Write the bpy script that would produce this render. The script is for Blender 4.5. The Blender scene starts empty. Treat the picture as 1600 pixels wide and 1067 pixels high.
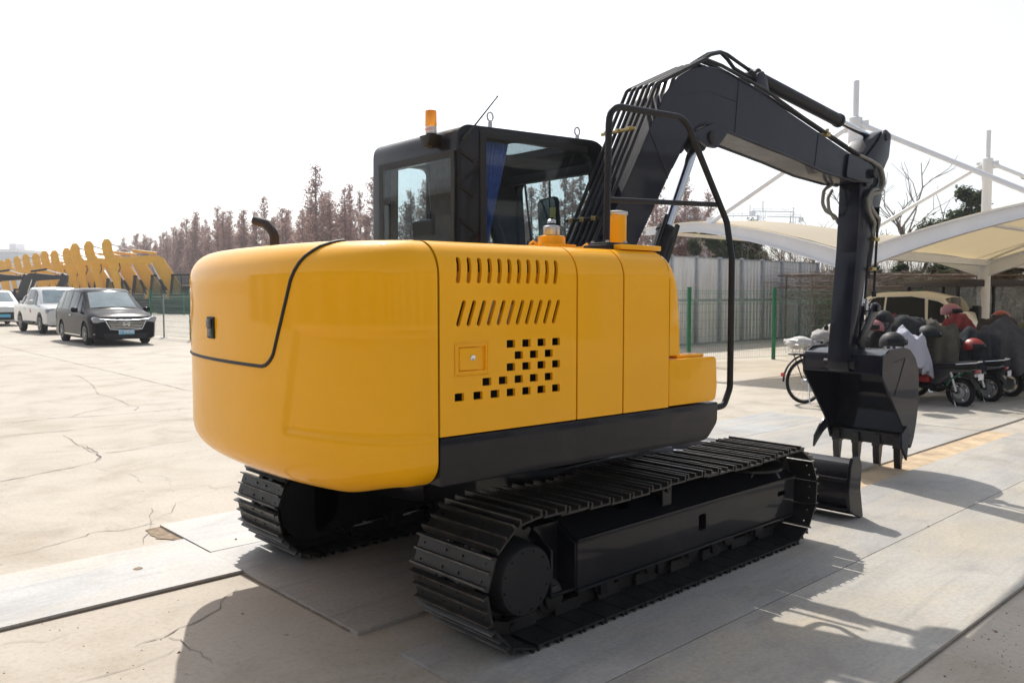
import bpy, bmesh, math, random
from mathutils import Vector, Matrix, noise
SC = bpy.context.scene
COL = SC.collection
R = math.radians
PI = math.pi

# ------------------------------------------------------------------ materials
def new_mat(name):
    m = bpy.data.materials.new(name); m.use_nodes = True
    nt = m.node_tree
    b = nt.nodes['Principled BSDF']
    return m, nt, b

def ramp(nt, fac, stops):
    n = nt.nodes.new('ShaderNodeValToRGB')
    el = n.color_ramp.elements
    while len(el) < len(stops): el.new(0.5)
    for e, (p, c) in zip(el, stops):
        e.position = p; e.color = (c[0], c[1], c[2], 1)
    nt.links.new(fac, n.inputs[0]); return n.outputs[0]

def noise_tex(nt, scale, detail=6, rough=0.6, coord='Object', vec=None, dist=0.0, sc3=None):
    tc = nt.nodes.new('ShaderNodeTexCoord')
    out = vec if vec is not None else tc.outputs[coord]
    if sc3:
        mp = nt.nodes.new('ShaderNodeMapping'); mp.inputs['Scale'].default_value = sc3
        nt.links.new(out, mp.inputs[0]); out = mp.outputs[0]
    n = nt.nodes.new('ShaderNodeTexNoise')
    n.inputs['Scale'].default_value = scale; n.inputs['Detail'].default_value = detail
    n.inputs['Roughness'].default_value = rough; n.inputs['Distortion'].default_value = dist
    nt.links.new(out, n.inputs['Vector']); return n.outputs['Fac']

def mix(nt, fac, a, b, mode='MIX'):
    n = nt.nodes.new('ShaderNodeMix'); n.data_type = 'RGBA'; n.blend_type = mode
    for sock, v in ((n.inputs[0], fac), (n.inputs[6], a), (n.inputs[7], b)):
        if hasattr(v, 'is_linked') or hasattr(v, 'links'): nt.links.new(v, sock)
        elif isinstance(v, (int, float)): sock.default_value = v
        else: sock.default_value = (v[0], v[1], v[2], 1)
    return n.outputs[2]

def bump(nt, b, h, strength=0.3, dist=0.01, coat=False):
    n = nt.nodes.new('ShaderNodeBump'); n.inputs['Strength'].default_value = strength
    n.inputs['Distance'].default_value = dist
    nt.links.new(h, n.inputs['Height']); nt.links.new(n.outputs[0], b.inputs['Normal'])
    if coat: nt.links.new(n.outputs[0], b.inputs['Coat Normal'])

def mat(name, col, rough=0.5, metal=0.0, coat=0.0, vary=0.0, vscale=8.0, bmp=0.0, bscale=60.0, spec=None, dust=0.0, dustcol=(0.35, 0.3, 0.24), ior=None):
    m, nt, b = new_mat(name)
    if ior: b.inputs['IOR'].default_value = ior
    b.inputs['Base Color'].default_value = (*col, 1)
    b.inputs['Roughness'].default_value = rough
    b.inputs['Metallic'].default_value = metal
    b.inputs['Coat Weight'].default_value = coat; b.inputs['Coat Roughness'].default_value = 0.04
    if spec is not None: b.inputs['Specular IOR Level'].default_value = spec
    src = None
    if vary:
        f = noise_tex(nt, vscale, 5, 0.65)
        src = ramp(nt, f, [(0.3, [c * (1 - vary) for c in col]), (0.7, [min(1, c * (1 + vary)) for c in col])])
    if dust:
        f2 = noise_tex(nt, vscale * 0.7 + 1, 8, 0.7)
        fr = ramp(nt, f2, [(0.5, (0, 0, 0)), (0.8, (dust, dust, dust))])
        src = mix(nt, fr, src if src is not None else col, dustcol)
        r2 = ramp(nt, f2, [(0.35, (rough,) * 3), (0.85, (min(1, rough + .35),) * 3)])
        nt.links.new(r2, b.inputs['Roughness'])
    if src is not None: nt.links.new(src, b.inputs['Base Color'])
    if bmp: bump(nt, b, noise_tex(nt, bscale, 3, 0.5), bmp, 0.01)
    return m

M = {}
M['yellow'] = mat('yellow_paint', (0.98, 0.45, 0.001), 0.45, coat=0.55, spec=.05, vary=0.03, vscale=2.0, bmp=0.010, bscale=5, dust=0.03, dustcol=(.6, .45, .2))
M['yellow_far'] = mat('weathered_yellow_paint', (0.78, 0.40, 0.02), 0.45, vary=0.1, vscale=1.0, dust=.08)
M['black'] = mat('black_machine_paint', (0.009, 0.009, 0.013), 0.40, coat=0.42, spec=.1, vary=0.15, vscale=3, bmp=0.015, bscale=8, dust=0.06)
M['satin'] = mat('satin_black_paint', (0.013, 0.013, 0.016), 0.42, spec=.3, vary=0.15, vscale=4, bmp=0.02, bscale=30, dust=0.08)
M['steel_boom'] = mat('dark_blue_black_paint', (0.009, 0.010, 0.019), 0.40, coat=0.42, spec=.1, vary=0.12, vscale=2.5, bmp=0.02, bscale=5, dust=0.05)
M['shoe'] = mat('track_shoe_steel', (0.016, 0.0155, 0.015), 0.33, metal=0.0, spec=.5, vary=0.35, vscale=14, bmp=0.15, bscale=60, dust=0.24, dustcol=(.17, .13, .10))
M['worn'] = mat('worn_steel_edge', (0.10, 0.088, 0.075), 0.45, metal=0.5, vary=.6, vscale=12)
M["rubber"] = mat("rubber", (0.018, 0.018, 0.019), 0.8, vary=0.2, ior=1.2)
M['chrome'] = mat('chrome', (0.75, 0.75, 0.76), 0.12, metal=1.0)
M['rod'] = mat('chromed_rod', (0.62, 0.63, 0.66), 0.18, metal=1.0)
M['alu'] = mat('brushed_metal', (0.55, 0.55, 0.56), 0.35, metal=1.0, vary=.1)
M['brass'] = mat('zinc_yellow_clamp', (0.42, 0.32, 0.13), 0.4, metal=0.7, vary=.2, vscale=30)
M['hosegrey'] = mat('sleeved_hose', (0.23, 0.22, 0.19), 0.6, vary=.15, vscale=60)
M['dark'] = mat('dark_interior', (0.010, 0.010, 0.012), 0.7)
M['seam'] = mat('black_gasket', (0.008, 0.008, 0.008), 0.6)
M['green_post'] = mat('green_painted_post', (0.010, 0.16, 0.075), 0.45, vary=.1)
M['green_wire'] = mat('green_wire', (0.02, 0.17, 0.10), 0.5)
M['galv'] = mat('galvanised_steel', (0.36, 0.38, 0.41), 0.42, metal=0.5, vary=.22, vscale=3)
M['white_paint'] = mat('white_steel_paint', (0.82, 0.82, 0.83), 0.45, vary=.05, vscale=2)
M['curtain'] = mat('blue_curtain', (0.10, 0.19, 0.55), 0.9, vary=.2, vscale=30)
M['curtain_grey'] = mat('grey_curtain', (0.075, 0.08, 0.095), 0.9, vary=.2, vscale=30)
M['seatfab'] = mat('seat_vinyl', (0.06, 0.06, 0.065), 0.6, vary=.1)
M['helmetblack'] = mat('scuffed_black_shell', (.02, .02, .022), .5, spec=.3, dust=.1)
M['label'] = mat('sticker_white', (0.75, 0.72, 0.72), 0.5)
M['red'] = mat('red_print', (0.45, 0.03, 0.03), 0.5)
M['yl'] = mat('yellow_sticker', (0.65, 0.55, 0.12), 0.5)

def glass(name, tint=(0.75, 0.82, 0.82), refl=0.10, rough=0.0, dirt=0.06):
    m = bpy.data.materials.new(name); m.use_nodes = True; nt = m.node_tree
    for n in list(nt.nodes): nt.nodes.remove(n)
    o = nt.nodes.new('ShaderNodeOutputMaterial')
    t = nt.nodes.new('ShaderNodeBsdfTransparent'); t.inputs[0].default_value = (*tint, 1)
    g = nt.nodes.new('ShaderNodeBsdfGlossy'); g.inputs['Roughness'].default_value = rough
    d = nt.nodes.new('ShaderNodeBsdfDiffuse'); d.inputs[0].default_value = (0.5, 0.5, 0.5, 1)
    fr = nt.nodes.new('ShaderNodeLayerWeight'); fr.inputs[0].default_value = 0.5
    pw_ = nt.nodes.new('ShaderNodeMath'); pw_.operation = 'POWER'; pw_.inputs[1].default_value = 4.5; nt.links.new(fr.outputs['Facing'], pw_.inputs[0])
    ad = nt.nodes.new('ShaderNodeMath'); ad.operation = 'MULTIPLY_ADD'; ad.inputs[1].default_value = 0.7; ad.inputs[2].default_value = refl; ad.use_clamp = True
    nt.links.new(pw_.outputs[0], ad.inputs[0])
    m1 = nt.nodes.new('ShaderNodeMixShader'); m2 = nt.nodes.new('ShaderNodeMixShader')
    nt.links.new(ad.outputs[0], m1.inputs[0]); nt.links.new(t.outputs[0], m1.inputs[1]); nt.links.new(g.outputs[0], m1.inputs[2])
    f = noise_tex(nt, 5, 8, .7)
    rr = ramp(nt, f, [(0.35, (0, 0, 0)), (0.8, (dirt * 2,) * 3)])
    nt.links.new(rr, m2.inputs[0]); nt.links.new(m1.outputs[0], m2.inputs[1]); nt.links.new(d.outputs[0], m2.inputs[2])
    nt.links.new(m2.outputs[0], o.inputs[0]); return m
M['glass'] = glass('cab_glass', (0.82, 0.87, 0.88), 0.03, dirt=.010)
M['tarp'] = glass('clear_plastic_sheet', (0.6, 0.62, 0.62), 0.05, 0.15, 0.35)
M['carglass'] = mat('tinted_car_glass', (0.008, 0.010, 0.012), 0.06, ior=1.3)
M['windscreen'] = mat('windscreen_glass_sky_sheen', (0.30, 0.37, 0.39), 0.08, coat=.6, vary=.35, vscale=1.2)  # pale base colour carries the bright sky reflected in the glass

def mat_lens():
    m, nt, b = new_mat('orange_beacon_lens')
    b.inputs['Base Color'].default_value = (1.0, 0.42, 0.03, 1); b.inputs['Roughness'].default_value = 0.25
    b.inputs['Transmission Weight'].default_value = 0.55
    b.inputs['Subsurface Weight'].default_value = 0.4; b.inputs['Subsurface Radius'].default_value = (.05, .02, .01)
    return m
M['lens'] = mat_lens()

def mat_concrete():
    m, nt, b = new_mat('yard_concrete')
    tc = nt.nodes.new('ShaderNodeTexCoord').outputs['Object']
    big = noise_tex(nt, 0.18, 5, .6, vec=tc)
    mid = noise_tex(nt, 1.3, 8, .65, vec=tc, dist=.4)
    fine = noise_tex(nt, 38, 6, .7, vec=tc)
    c = ramp(nt, big, [(0.3, (0.465, 0.415, 0.345)), (0.7, (0.535, 0.49, 0.425))])
    c2 = ramp(nt, mid, [(0.32, (0.78, 0.745, 0.69)), (0.50, (0.96, 0.95, 0.94)), (0.75, (1.06, 1.05, 1.03))])
    c = mix(nt, 1.0, c, c2, 'MULTIPLY')
    c3 = ramp(nt, fine, [(0.25, (0.80, 0.79, 0.77)), (0.5, (1, 1, 1)), (0.8, (1.08, 1.08, 1.07))])
    c = mix(nt, 1.0, c, c3, 'MULTIPLY')
    # dark scuffs and stains with a shape of their own
    st = noise_tex(nt, 0.9, 9, .72, vec=tc, sc3=(1.0, .55, 1), dist=1.2)
    sf = ramp(nt, st, [(0.56, (0, 0, 0)), (0.72, (0.36,) * 3)])
    c = mix(nt, sf, c, (0.22, 0.19, 0.155))
    sp = nt.nodes.new('ShaderNodeTexVoronoi'); sp.inputs['Scale'].default_value = 5; nt.links.new(tc, sp.inputs['Vector'])
    spf = ramp(nt, sp.outputs['Distance'], [(0.04, (0.55,) * 3), (0.07, (0, 0, 0))])
    gate = ramp(nt, noise_tex(nt, 2.2, 3, .6, vec=tc), [(0.54, (0, 0, 0)), (0.6, (1, 1, 1))])
    mm = mix(nt, 1.0, spf, gate, 'MULTIPLY')
    c = mix(nt, mm, c, (0.12, 0.10, 0.09))
    # pale hairline cracks
    dv = nt.nodes.new('ShaderNodeTexVoronoi'); dv.feature = 'DISTANCE_TO_EDGE'; dv.inputs['Scale'].default_value = 0.42
    wv = nt.nodes.new('ShaderNodeTexNoise'); wv.inputs['Scale'].default_value = 1.6; wv.inputs['Detail'].default_value = 7
    nt.links.new(tc, wv.inputs['Vector'])
    vm = nt.nodes.new('ShaderNodeVectorMath'); vm.operation = 'MULTIPLY_ADD'
    nt.links.new(wv.outputs['Color'], vm.inputs[0]); vm.inputs[1].default_value = (.9, .9, 0); nt.links.new(tc, vm.inputs[2])
    nt.links.new(vm.outputs[0], dv.inputs['Vector'])
    cf = ramp(nt, dv.outputs['Distance'], [(0.0, (0.5,) * 3), (0.0028, (0, 0, 0))])
    gate2 = ramp(nt, noise_tex(nt, .5, 3, .6, vec=tc), [(0.5, (0, 0, 0)), (0.58, (1, 1, 1))])
    c = mix(nt, mix(nt, 1.0, cf, gate2, 'MULTIPLY'), c, (0.27, 0.25, 0.22))
    nt.links.new(c, b.inputs['Base Color'])
    b.inputs['Roughness'].default_value = 0.85; b.inputs['Specular IOR Level'].default_value = .3
    bump(nt, b, fine, 0.25, 0.006)
    return m
M['concrete'] = mat_concrete()

def mat_plate(name, tint=(1, 1, 1), off=0.0):
    m, nt, b = new_mat(name)
    tc = nt.nodes.new('ShaderNodeTexCoord').outputs['Object']
    mp = nt.nodes.new('ShaderNodeMapping'); mp.inputs['Location'].default_value = (off, off * .7, 0)
    nt.links.new(tc, mp.inputs[0]); v = mp.outputs[0]
    a = noise_tex(nt, 0.8, 8, .65, vec=v, dist=.8)
    c = ramp(nt, a, [(0.3, [x * t for x, t in zip((0.30, 0.288, 0.272), tint)]), (0.62, [x * t for x, t in zip((0.445, 0.425, 0.392), tint)])])
    rust = noise_tex(nt, 1.1, 9, .7, vec=v, sc3=(.7, 1.5, 1), dist=.6)
    rf = ramp(nt, rust, [(0.44, (0, 0, 0)), (0.70, (0.62,) * 3)])
    c = mix(nt, rf, c, (0.50, 0.415, 0.29))
    sw = noise_tex(nt, 2.2, 10, .75, vec=v, sc3=(.35, 3.0, 1), dist=1.0)
    c = mix(nt, 1.0, c, ramp(nt, sw, [(0.25, (.72, .73, .75)), (0.5, (1, 1, 1)), (.8, (1.06, 1.05, 1.04))]), 'MULTIPLY')
    fine = noise_tex(nt, 45, 6, .7, vec=v)
    c = mix(nt, 1.0, c, ramp(nt, fine, [(0.25, (.76, .76, .76)), (0.6, (1.04, 1.04, 1.04))]), 'MULTIPLY')
    scr = noise_tex(nt, 3.2, 10, .8, vec=v, sc3=(.25, 6, 1), dist=2)
    c = mix(nt, ramp(nt, scr, [(0.60, (0, 0, 0)), (0.72, (.45,) * 3)]), c, (0.17, 0.16, 0.155))
    bl = noise_tex(nt, 1.7, 4, .55, vec=v, dist=.3)
    c = mix(nt, ramp(nt, bl, [(0.58, (0, 0, 0)), (0.66, (.28,) * 3)]), c, (0.20, 0.185, 0.17))
    nt.links.new(c, b.inputs['Base Color'])
    b.inputs['Roughness'].default_value = 0.6; b.inputs['Metallic'].default_value = 0.0
    bump(nt, b, a, 0.12, 0.02)
    return m
M['plate'] = mat_plate('steel_road_plate')
M['plate_blue'] = mat_plate('steel_road_plate_pale', (.93, .97, 1.03), 13)
M['plate_rust'] = mat_plate('steel_road_plate_worn', (1.03, 1.02, .985), 31)
M['grit'] = mat('sandy_grit', (0.50, 0.375, 0.24), 0.9, vary=.35, vscale=3.5, bmp=.4, bscale=50)
M['crackm'] = mat('crack_dirt', (0.22, 0.20, 0.175), 0.95, vary=.3)

# ------------------------------------------------------------------ mesh builder
class G:
    def __init__(s): s.v = []; s.f = []; s.mi = []; s.k = 0
    def add(s, vs, fs):
        o = len(s.v); s.v += [tuple(p) for p in vs]
        s.f += [tuple(i + o for i in f) for f in fs]; s.mi += [s.k] * len(fs); return s
    def box(s, x0, x1, y0, y1, z0, z1):
        vs = [(x, y, z) for x in (x0, x1) for y in (y0, y1) for z in (z0, z1)]
        return s.add(vs, [(0, 1, 3, 2), (4, 6, 7, 5), (0, 4, 5, 1), (2, 3, 7, 6), (0, 2, 6, 4), (1, 5, 7, 3)])
    def obox(s, c, half, mtx):
        vs = []
        for x in (-1, 1):
            for y in (-1, 1):
                for z in (-1, 1): vs.append(Vector(c) + mtx @ Vector((x * half[0], y * half[1], z * half[2])))
        return s.add(vs, [(0, 1, 3, 2), (4, 6, 7, 5), (0, 4, 5, 1), (2, 3, 7, 6), (0, 2, 6, 4), (1, 5, 7, 3)])
    def bar(s, a, b, w, h, up=(0, 0, 1)):
        a = Vector(a); b = Vector(b); d = (b - a); L = d.length; d.normalize()
        sd = d.cross(Vector(up));
        if sd.length < 1e-4: sd = d.cross(Vector((0, 1, 0)))
        sd.normalize(); u = sd.cross(d)
        m = Matrix((d, sd, u)).transposed()
        return s.obox((a + b) / 2, (L / 2, w / 2, h / 2), m)
    def prism(s, pts, axis, a, b):
        """polygon (list of 2-D points) pushed along an axis from a to b; for 'y' pts are (x,z), 'x' (y,z), 'z' (x,y)"""
        def mk(p, t):
            return {'y': (p[0], t, p[1]), 'x': (t, p[0], p[1]), 'z': (p[0], p[1], t)}[axis]
        n = len(pts)
        vs = [mk(p, a) for p in pts] + [mk(p, b) for p in pts]
        fs = [tuple(range(n - 1, -1, -1)), tuple(range(n, 2 * n))]
        fs += [(i, (i + 1) % n, n + (i + 1) % n, n + i) for i in range(n)]
        return s.add(vs, fs)
    def tube(s, pts, r, n=8, closed=False, caps=True):
        pts = [Vector(p) for p in pts]; m = len(pts)
        rr = r if isinstance(r, (list, tuple)) else [r] * m
        rings = []; prev = None
        for i, p in enumerate(pts):
            if closed: t = pts[(i + 1) % m] - pts[i - 1]
            else: t = pts[min(i + 1, m - 1)] - pts[max(i - 1, 0)]
            if t.length < 1e-9: t = Vector((0, 0, 1))
            t.normalize()
            if prev is None:
                a = t.cross(Vector((0, 0, 1)))
                if a.length < 1e-3: a = t.cross(Vector((0, 1, 0)))
            else:
                a = prev - t * prev.dot(t)
                if a.length < 1e-5: a = t.cross(Vector((0, 0, 1)))
            a.normalize(); prev = a; b = t.cross(a)
            rings.append([p + (a * math.cos(2 * PI * j / n) + b * math.sin(2 * PI * j / n)) * rr[i] for j in range(n)])
        vs = [q for ring in rings for q in ring]; fs = []
        mm = m if closed else m - 1
        for i in range(mm):
            i2 = (i + 1) % m
            for j in range(n):
                fs.append((i * n + j, i * n + (j + 1) % n, i2 * n + (j + 1) % n, i2 * n + j))
        if caps and not closed:
            fs.append(tuple(range(n - 1, -1, -1))); fs.append(tuple(range((m - 1) * n, m * n)))
        return s.add(vs, fs)
    def cyl(s, a, b, r0, r1=None, n=16):
        return s.tube([a, b], [r0, r0 if r1 is None else r1], n)
    def lathe(s, prof, c=(0, 0, 0), axis='z', n=24):
        """prof: list of (radius, height) points turned about an axis through c"""
        vs = []; m = len(prof)
        for r, h in prof:
            for j in range(n):
                a = 2 * PI * j / n; u, w = r * math.cos(a), r * math.sin(a)
                vs.append({'z': (c[0] + u, c[1] + w, c[2] + h), 'y': (c[0] + u, c[1] + h, c[2] - w), 'x': (c[0] + h, c[1] + u, c[2] + w)}[axis])
        fs = [(i * n + j, i * n + (j + 1) % n, (i + 1) * n + (j + 1) % n, (i + 1) * n + j) for i in range(m - 1) for j in range(n)]
        fs.append(tuple(range(n - 1, -1, -1))); fs.append(tuple(range((m - 1) * n, m * n)))
        return s.add(vs, fs)
    def grid(s, rows, closed_u=False):
        """rows: list of equal-length point lists -> quad sheet"""
        m = len(rows); n = len(rows[0]); vs = [p for r in rows for p in r]; fs = []
        for i in range(m - 1):
            for j in range(n if closed_u else n - 1):
                fs.append((i * n + j, i * n + (j + 1) % n, (i + 1) * n + (j + 1) % n, (i + 1) * n + j))
        return s.add(vs, fs)
    def quad(s, a, b, c, d): return s.add([a, b, c, d], [(0, 1, 2, 3)])
    def mesh(s, name, mats, bevel=0.0, segs=2, sharp=36, merge=True, flat=False):
        me = bpy.data.meshes.new(name); me.from_pydata(s.v, [], s.f)
        if not isinstance(mats, (list, tuple)): mats = [mats]
        for m_ in mats: me.materials.append(m_)
        if any(s.mi):
            for p, i in zip(me.polygons, s.mi): p.material_index = i
        finish(me, bevel, segs, sharp, merge, flat)
        return me
    def build(s, name, mats, parent=None, **k):
        loc = k.pop('loc', None); rotz = k.pop('rotz', None)
        o = bpy.data.objects.new(name, s.mesh(name, mats, **k)); COL.objects.link(o)
        if parent: o.parent = parent
        if loc: o.location = loc
        if rotz: o.rotation_euler = (0, 0, rotz)
        return o

def finish(me, bevel=0.0, segs=2, sharp=36, merge=True, flat=False):
    bm = bmesh.new(); bm.from_mesh(me)
    if merge: bmesh.ops.remove_doubles(bm, verts=bm.verts, dist=0.00005)
    bmesh.ops.recalc_face_normals(bm, faces=bm.faces) if not flat else None
    if bevel:
        es = [e for e in bm.edges if len(e.link_faces) == 2 and e.calc_face_angle(0) > R(30)]
        if es: bmesh.ops.bevel(bm, geom=es, offset=bevel, offset_type='OFFSET', segments=segs, profile=0.5, affect='EDGES', clamp_overlap=True)
    lim = R(sharp)
    for f in bm.faces: f.smooth = not flat
    for e in bm.edges:
        e.smooth = not (len(e.link_faces) == 2 and e.calc_face_angle(0) > lim)
    bm.to_mesh(me); bm.free()

def boolean_cut(me, cutters, finish_kw=None):
    """cut a list of closed cutter G builders out of mesh me"""
    o = bpy.data.objects.new('tmp_base', me); COL.objects.link(o)
    g = G()
    for c in cutters: g.add(c.v, c.f)
    cm = bpy.data.meshes.new('tmp_cut'); cm.from_pydata(g.v, [], g.f)
    bm = bmesh.new(); bm.from_mesh(cm); bmesh.ops.recalc_face_normals(bm, faces=bm.faces); bm.to_mesh(cm); bm.free()
    co = bpy.data.objects.new('tmp_cutter', cm); COL.objects.link(co)
    md = o.modifiers.new('b', 'BOOLEAN'); md.operation = 'DIFFERENCE'; md.object = co; md.solver = 'EXACT'; md.use_self = True
    dg = bpy.context.evaluated_depsgraph_get(); dg.update()
    nm = bpy.data.meshes.new_from_object(o.evaluated_get(dg))
    bpy.data.objects.remove(o); bpy.data.objects.remove(co); bpy.data.meshes.remove(cm)
    nm.name = me.name
    bm = bmesh.new(); bm.from_mesh(nm)
    for f in bm.faces: f.smooth = True
    for e in bm.edges: e.smooth = not (len(e.link_faces) == 2 and e.calc_face_angle(0) > R(32))
    bm.to_mesh(nm); bm.free()
    return nm

def link_mesh(name, me, parent=None):
    o = bpy.data.objects.new(name, me); COL.objects.link(o)
    if parent: o.parent = parent
    return o

def fillet(pts, r, n=6):
    """round the corners of a 3-D polyline"""
    pts = [Vector(p) for p in pts]; out = [pts[0]]
    for i in range(1, len(pts) - 1):
        p = pts[i]; a = pts[i - 1] - p; b = pts[i + 1] - p
        la, lb = a.length, b.length; a.normalize(); b.normalize()
        ri = r[i - 1] if isinstance(r, (list, tuple)) else r
        ang = a.angle(b)
        if ang > R(178) or ri <= 0: out.append(p); continue
        t = min(ri / math.tan(ang / 2), la * .49, lb * .49)
        p0 = p + a * t; p1 = p + b * t
        for k in range(n + 1):
            u = k / n; out.append(p0 * (1 - u) ** 2 + p * 2 * u * (1 - u) + p1 * u * u)
    out.append(pts[-1]); return out

def round_poly(pts, rad, n=5):
    """round the corners of a closed 2-D polygon; rad number or per-corner list"""
    out = []; m = len(pts)
    for i, p in enumerate(pts):
        r = rad[i] if isinstance(rad, (list, tuple)) else rad
        if r <= 0: out.append(tuple(p)); continue
        P = Vector(p); a = Vector(pts[i - 1]) - P; b = Vector(pts[(i + 1) % m]) - P
        la, lb = a.length, b.length; a.normalize(); b.normalize()
        t = min(r / math.tan(max(a.angle(b), .05) / 2), la * .49, lb * .49)
        for k in range(n + 1):
            u = k / n; q = (P + a * t) * (1 - u) ** 2 + P * 2 * u * (1 - u) + (P + b * t) * u * u
            out.append((q.x, q.y))
    return out

def empty(name, loc=(0, 0, 0), rotz=0.0, parent=None):
    o = bpy.data.objects.new(name, None); COL.objects.link(o)
    o.location = loc; o.rotation_euler = (0, 0, rotz); o.empty_display_size = .2
    if parent: o.parent = parent
    return o
def tag(o, label=None, cat=None, group=None, kind=None):
    if label: o['label'] = label
    if cat: o['category'] = cat
    if group: o['group'] = group
    if kind: o['kind'] = kind
    return o
def copy_tree(o, parent=None):
    c = o.copy(); COL.objects.link(c); c.parent = parent
    for ch in list(o.children): copy_tree(ch, c)
    return c

# ------------------------------------------------------------------ camera-side ground frame: depth d along the view, r to its right
A1 = R(46.904); PITCH = R(3.2924)
F0 = (math.cos(A1), math.sin(A1)); R0 = (math.sin(A1), -math.cos(A1))
def W(d, r, z=0.0): return (d * F0[0] + r * R0[0], d * F0[1] + r * R0[1], z)
def heading(dd, dr):
    """world angle about z of a direction given as (depth, right)"""
    x = dd * F0[0] + dr * R0[0]; y = dd * F0[1] + dr * R0[1]; return math.atan2(y, x)

def text_mesh(body, size, depth, name, material, parent, mtx, bold=False):
    cu = bpy.data.curves.new('tmp_text', 'FONT'); cu.body = body; cu.size = size; cu.extrude = depth
    cu.align_x = 'CENTER'; cu.align_y = 'CENTER'; cu.resolution_u = 3
    if bold: cu.offset = size * 0.02
    o = bpy.data.objects.new('tmp_text', cu); COL.objects.link(o)
    dg = bpy.context.evaluated_depsgraph_get(); dg.update()
    me = bpy.data.meshes.new_from_object(o.evaluated_get(dg)); bpy.data.objects.remove(o)
    me.transform(mtx); me.name = name; me.materials.clear(); me.materials.append(material)
    return link_mesh(name, me, parent)
CRACKS = [
  (0.016, [(1.59, 7.88), (1.82, 7.94), (1.91, 7.99), (2.19, 8.07), (2.43, 8.20), (2.55, 8.45), (2.59, 8.79), (2.63, 9.15)]),
  (0.006, [(2.61, 8.64), (2.73, 8.61), (2.90, 8.57), (3.04, 8.58)]),
  (0.009, [(1.12, 5.60), (1.31, 5.61), (1.44, 5.66), (1.63, 5.73), (1.70, 5.78), (1.82, 5.70), (2.02, 5.73), (2.06, 5.71)]),
  (0.004, [(2.31, 7.99), (2.37, 7.73), (2.45, 7.61), (2.48, 7.36), (2.44, 7.02)]),
  (0.005, [(1.83, 5.29), (2.00, 5.65), (2.19, 6.16)]),
  (0.005, [(1.98, 5.71), (2.08, 5.81), (2.25, 5.93), (2.40, 6.24)]),
  (0.008, [(1.25, 3.76), (1.34, 3.78), (1.39, 3.78), (1.48, 3.84), (1.58, 3.86), (1.72, 3.94), (1.81, 4.08), (1.90, 4.13)]),
  (0.006, [(1.40, 3.76), (1.43, 3.70), (1.42, 3.57), (1.43, 3.46), (1.43, 3.37)]),
  (0.004, [(1.39, 3.63), (1.27, 3.58), (1.12, 3.56), (0.97, 3.57)]),
  (0.003, [(0.82, 4.18), (0.88, 4.18), (0.99, 4.08), (1.10, 4.12)]),
  (0.018, [(5.87, 28.39), (5.80, 26.08), (5.70, 22.70), (5.54, 18.75), (5.48, 16.66), (5.31, 13.02)]),
  (0.012, [(4.63, 22.46), (5.79, 22.61), (8.06, 23.03), (9.43, 23.06)]),
  (0.012, [(3.42, 16.65), (3.96, 16.60), (4.62, 16.79), (5.48, 16.66), (6.83, 16.72)]),
  (0.018, [(2.33, 11.41), (2.83, 11.44), (2.96, 11.45), (3.21, 11.32), (3.57, 11.24), (3.89, 11.25), (4.55, 11.18)]),
  (0.014, [(2.11, 10.36), (2.43, 10.35), (2.72, 10.30), (3.18, 10.34), (3.69, 10.28), (4.15, 10.21)]),
  (0.010, [(2.96, 11.45), (3.11, 11.41), (3.36, 11.74), (3.81, 12.02), (4.13, 11.90), (4.92, 12.08)]),
  (0.010, [(4.77, 17.33), (4.74, 16.67), (4.53, 15.48), (4.44, 14.99), (4.13, 13.76), (4.15, 13.08), (4.09, 12.51), (4.03, 12.08), (4.08, 11.85), (3.88, 11.42)]),
  (0.010, [(2.65, 10.03), (2.59, 9.42), (2.57, 9.02), (2.56, 8.61), (2.54, 8.40), (2.46, 8.25)]),
  (0.010, [(2.60, 8.58), (2.83, 8.59), (3.21, 8.73), (3.54, 8.72)]),
  (0.012, [(11.81, 7.71), (12.37, 7.58), (12.12, 6.69)]),
  (0.010, [(13.76, 9.01), (14.90, 8.85), (14.97, 8.06)]),
]
# ------------------------------------------------------------------ camera, light, sky
cam = bpy.data.cameras.new('camera'); cam.lens = 29.53; cam.sensor_width = 36; cam.clip_end = 3000; cam.clip_start = 0.05
co = bpy.data.objects.new('camera', cam); COL.objects.link(co); SC.camera = co
co.location = (0, 0, 1.55)
fd = Vector((F0[0] * math.cos(PITCH), F0[1] * math.cos(PITCH), -math.sin(PITCH)))
cam.dof.use_dof = True; cam.dof.focus_distance = 4.2; cam.dof.aperture_fstop = 7.1
co.rotation_euler = fd.to_track_quat('-Z', 'Y').to_euler()

SUN = Vector((0.42, 0.86, 1.0)).normalized()
sl = bpy.data.lights.new('sun', 'SUN'); sl.energy = 4.15; sl.angle = R(0.55); sl.color = (0.985, 0.94, 0.87)
so = bpy.data.objects.new('sun', sl); COL.objects.link(so); so.location = (5, 9, 12)
so.rotation_euler = (-SUN).to_track_quat('-Z', 'Y').to_euler()

w = bpy.data.worlds.new('World'); SC.world = w; w.use_nodes = True
nt = w.node_tree; bg = nt.nodes['Background']
sky = nt.nodes.new('ShaderNodeTexSky'); sky.sky_type = 'NISHITA'; sky.sun_disc = False
sky.sun_elevation = math.asin(SUN.z); sky.sun_rotation = math.atan2(SUN.x, SUN.y)
sky.air_density = 1.0; sky.dust_density = 1.6; sky.ozone_density = 1.2; sky.altitude = 20
hs = nt.nodes.new('ShaderNodeHueSaturation'); hs.inputs['Saturation'].default_value = 0.40
nt.links.new(sky.outputs[0], hs.inputs['Color']); nt.links.new(hs.outputs[0], bg.inputs[0])
bg.inputs[1].default_value = 0.150

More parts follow.
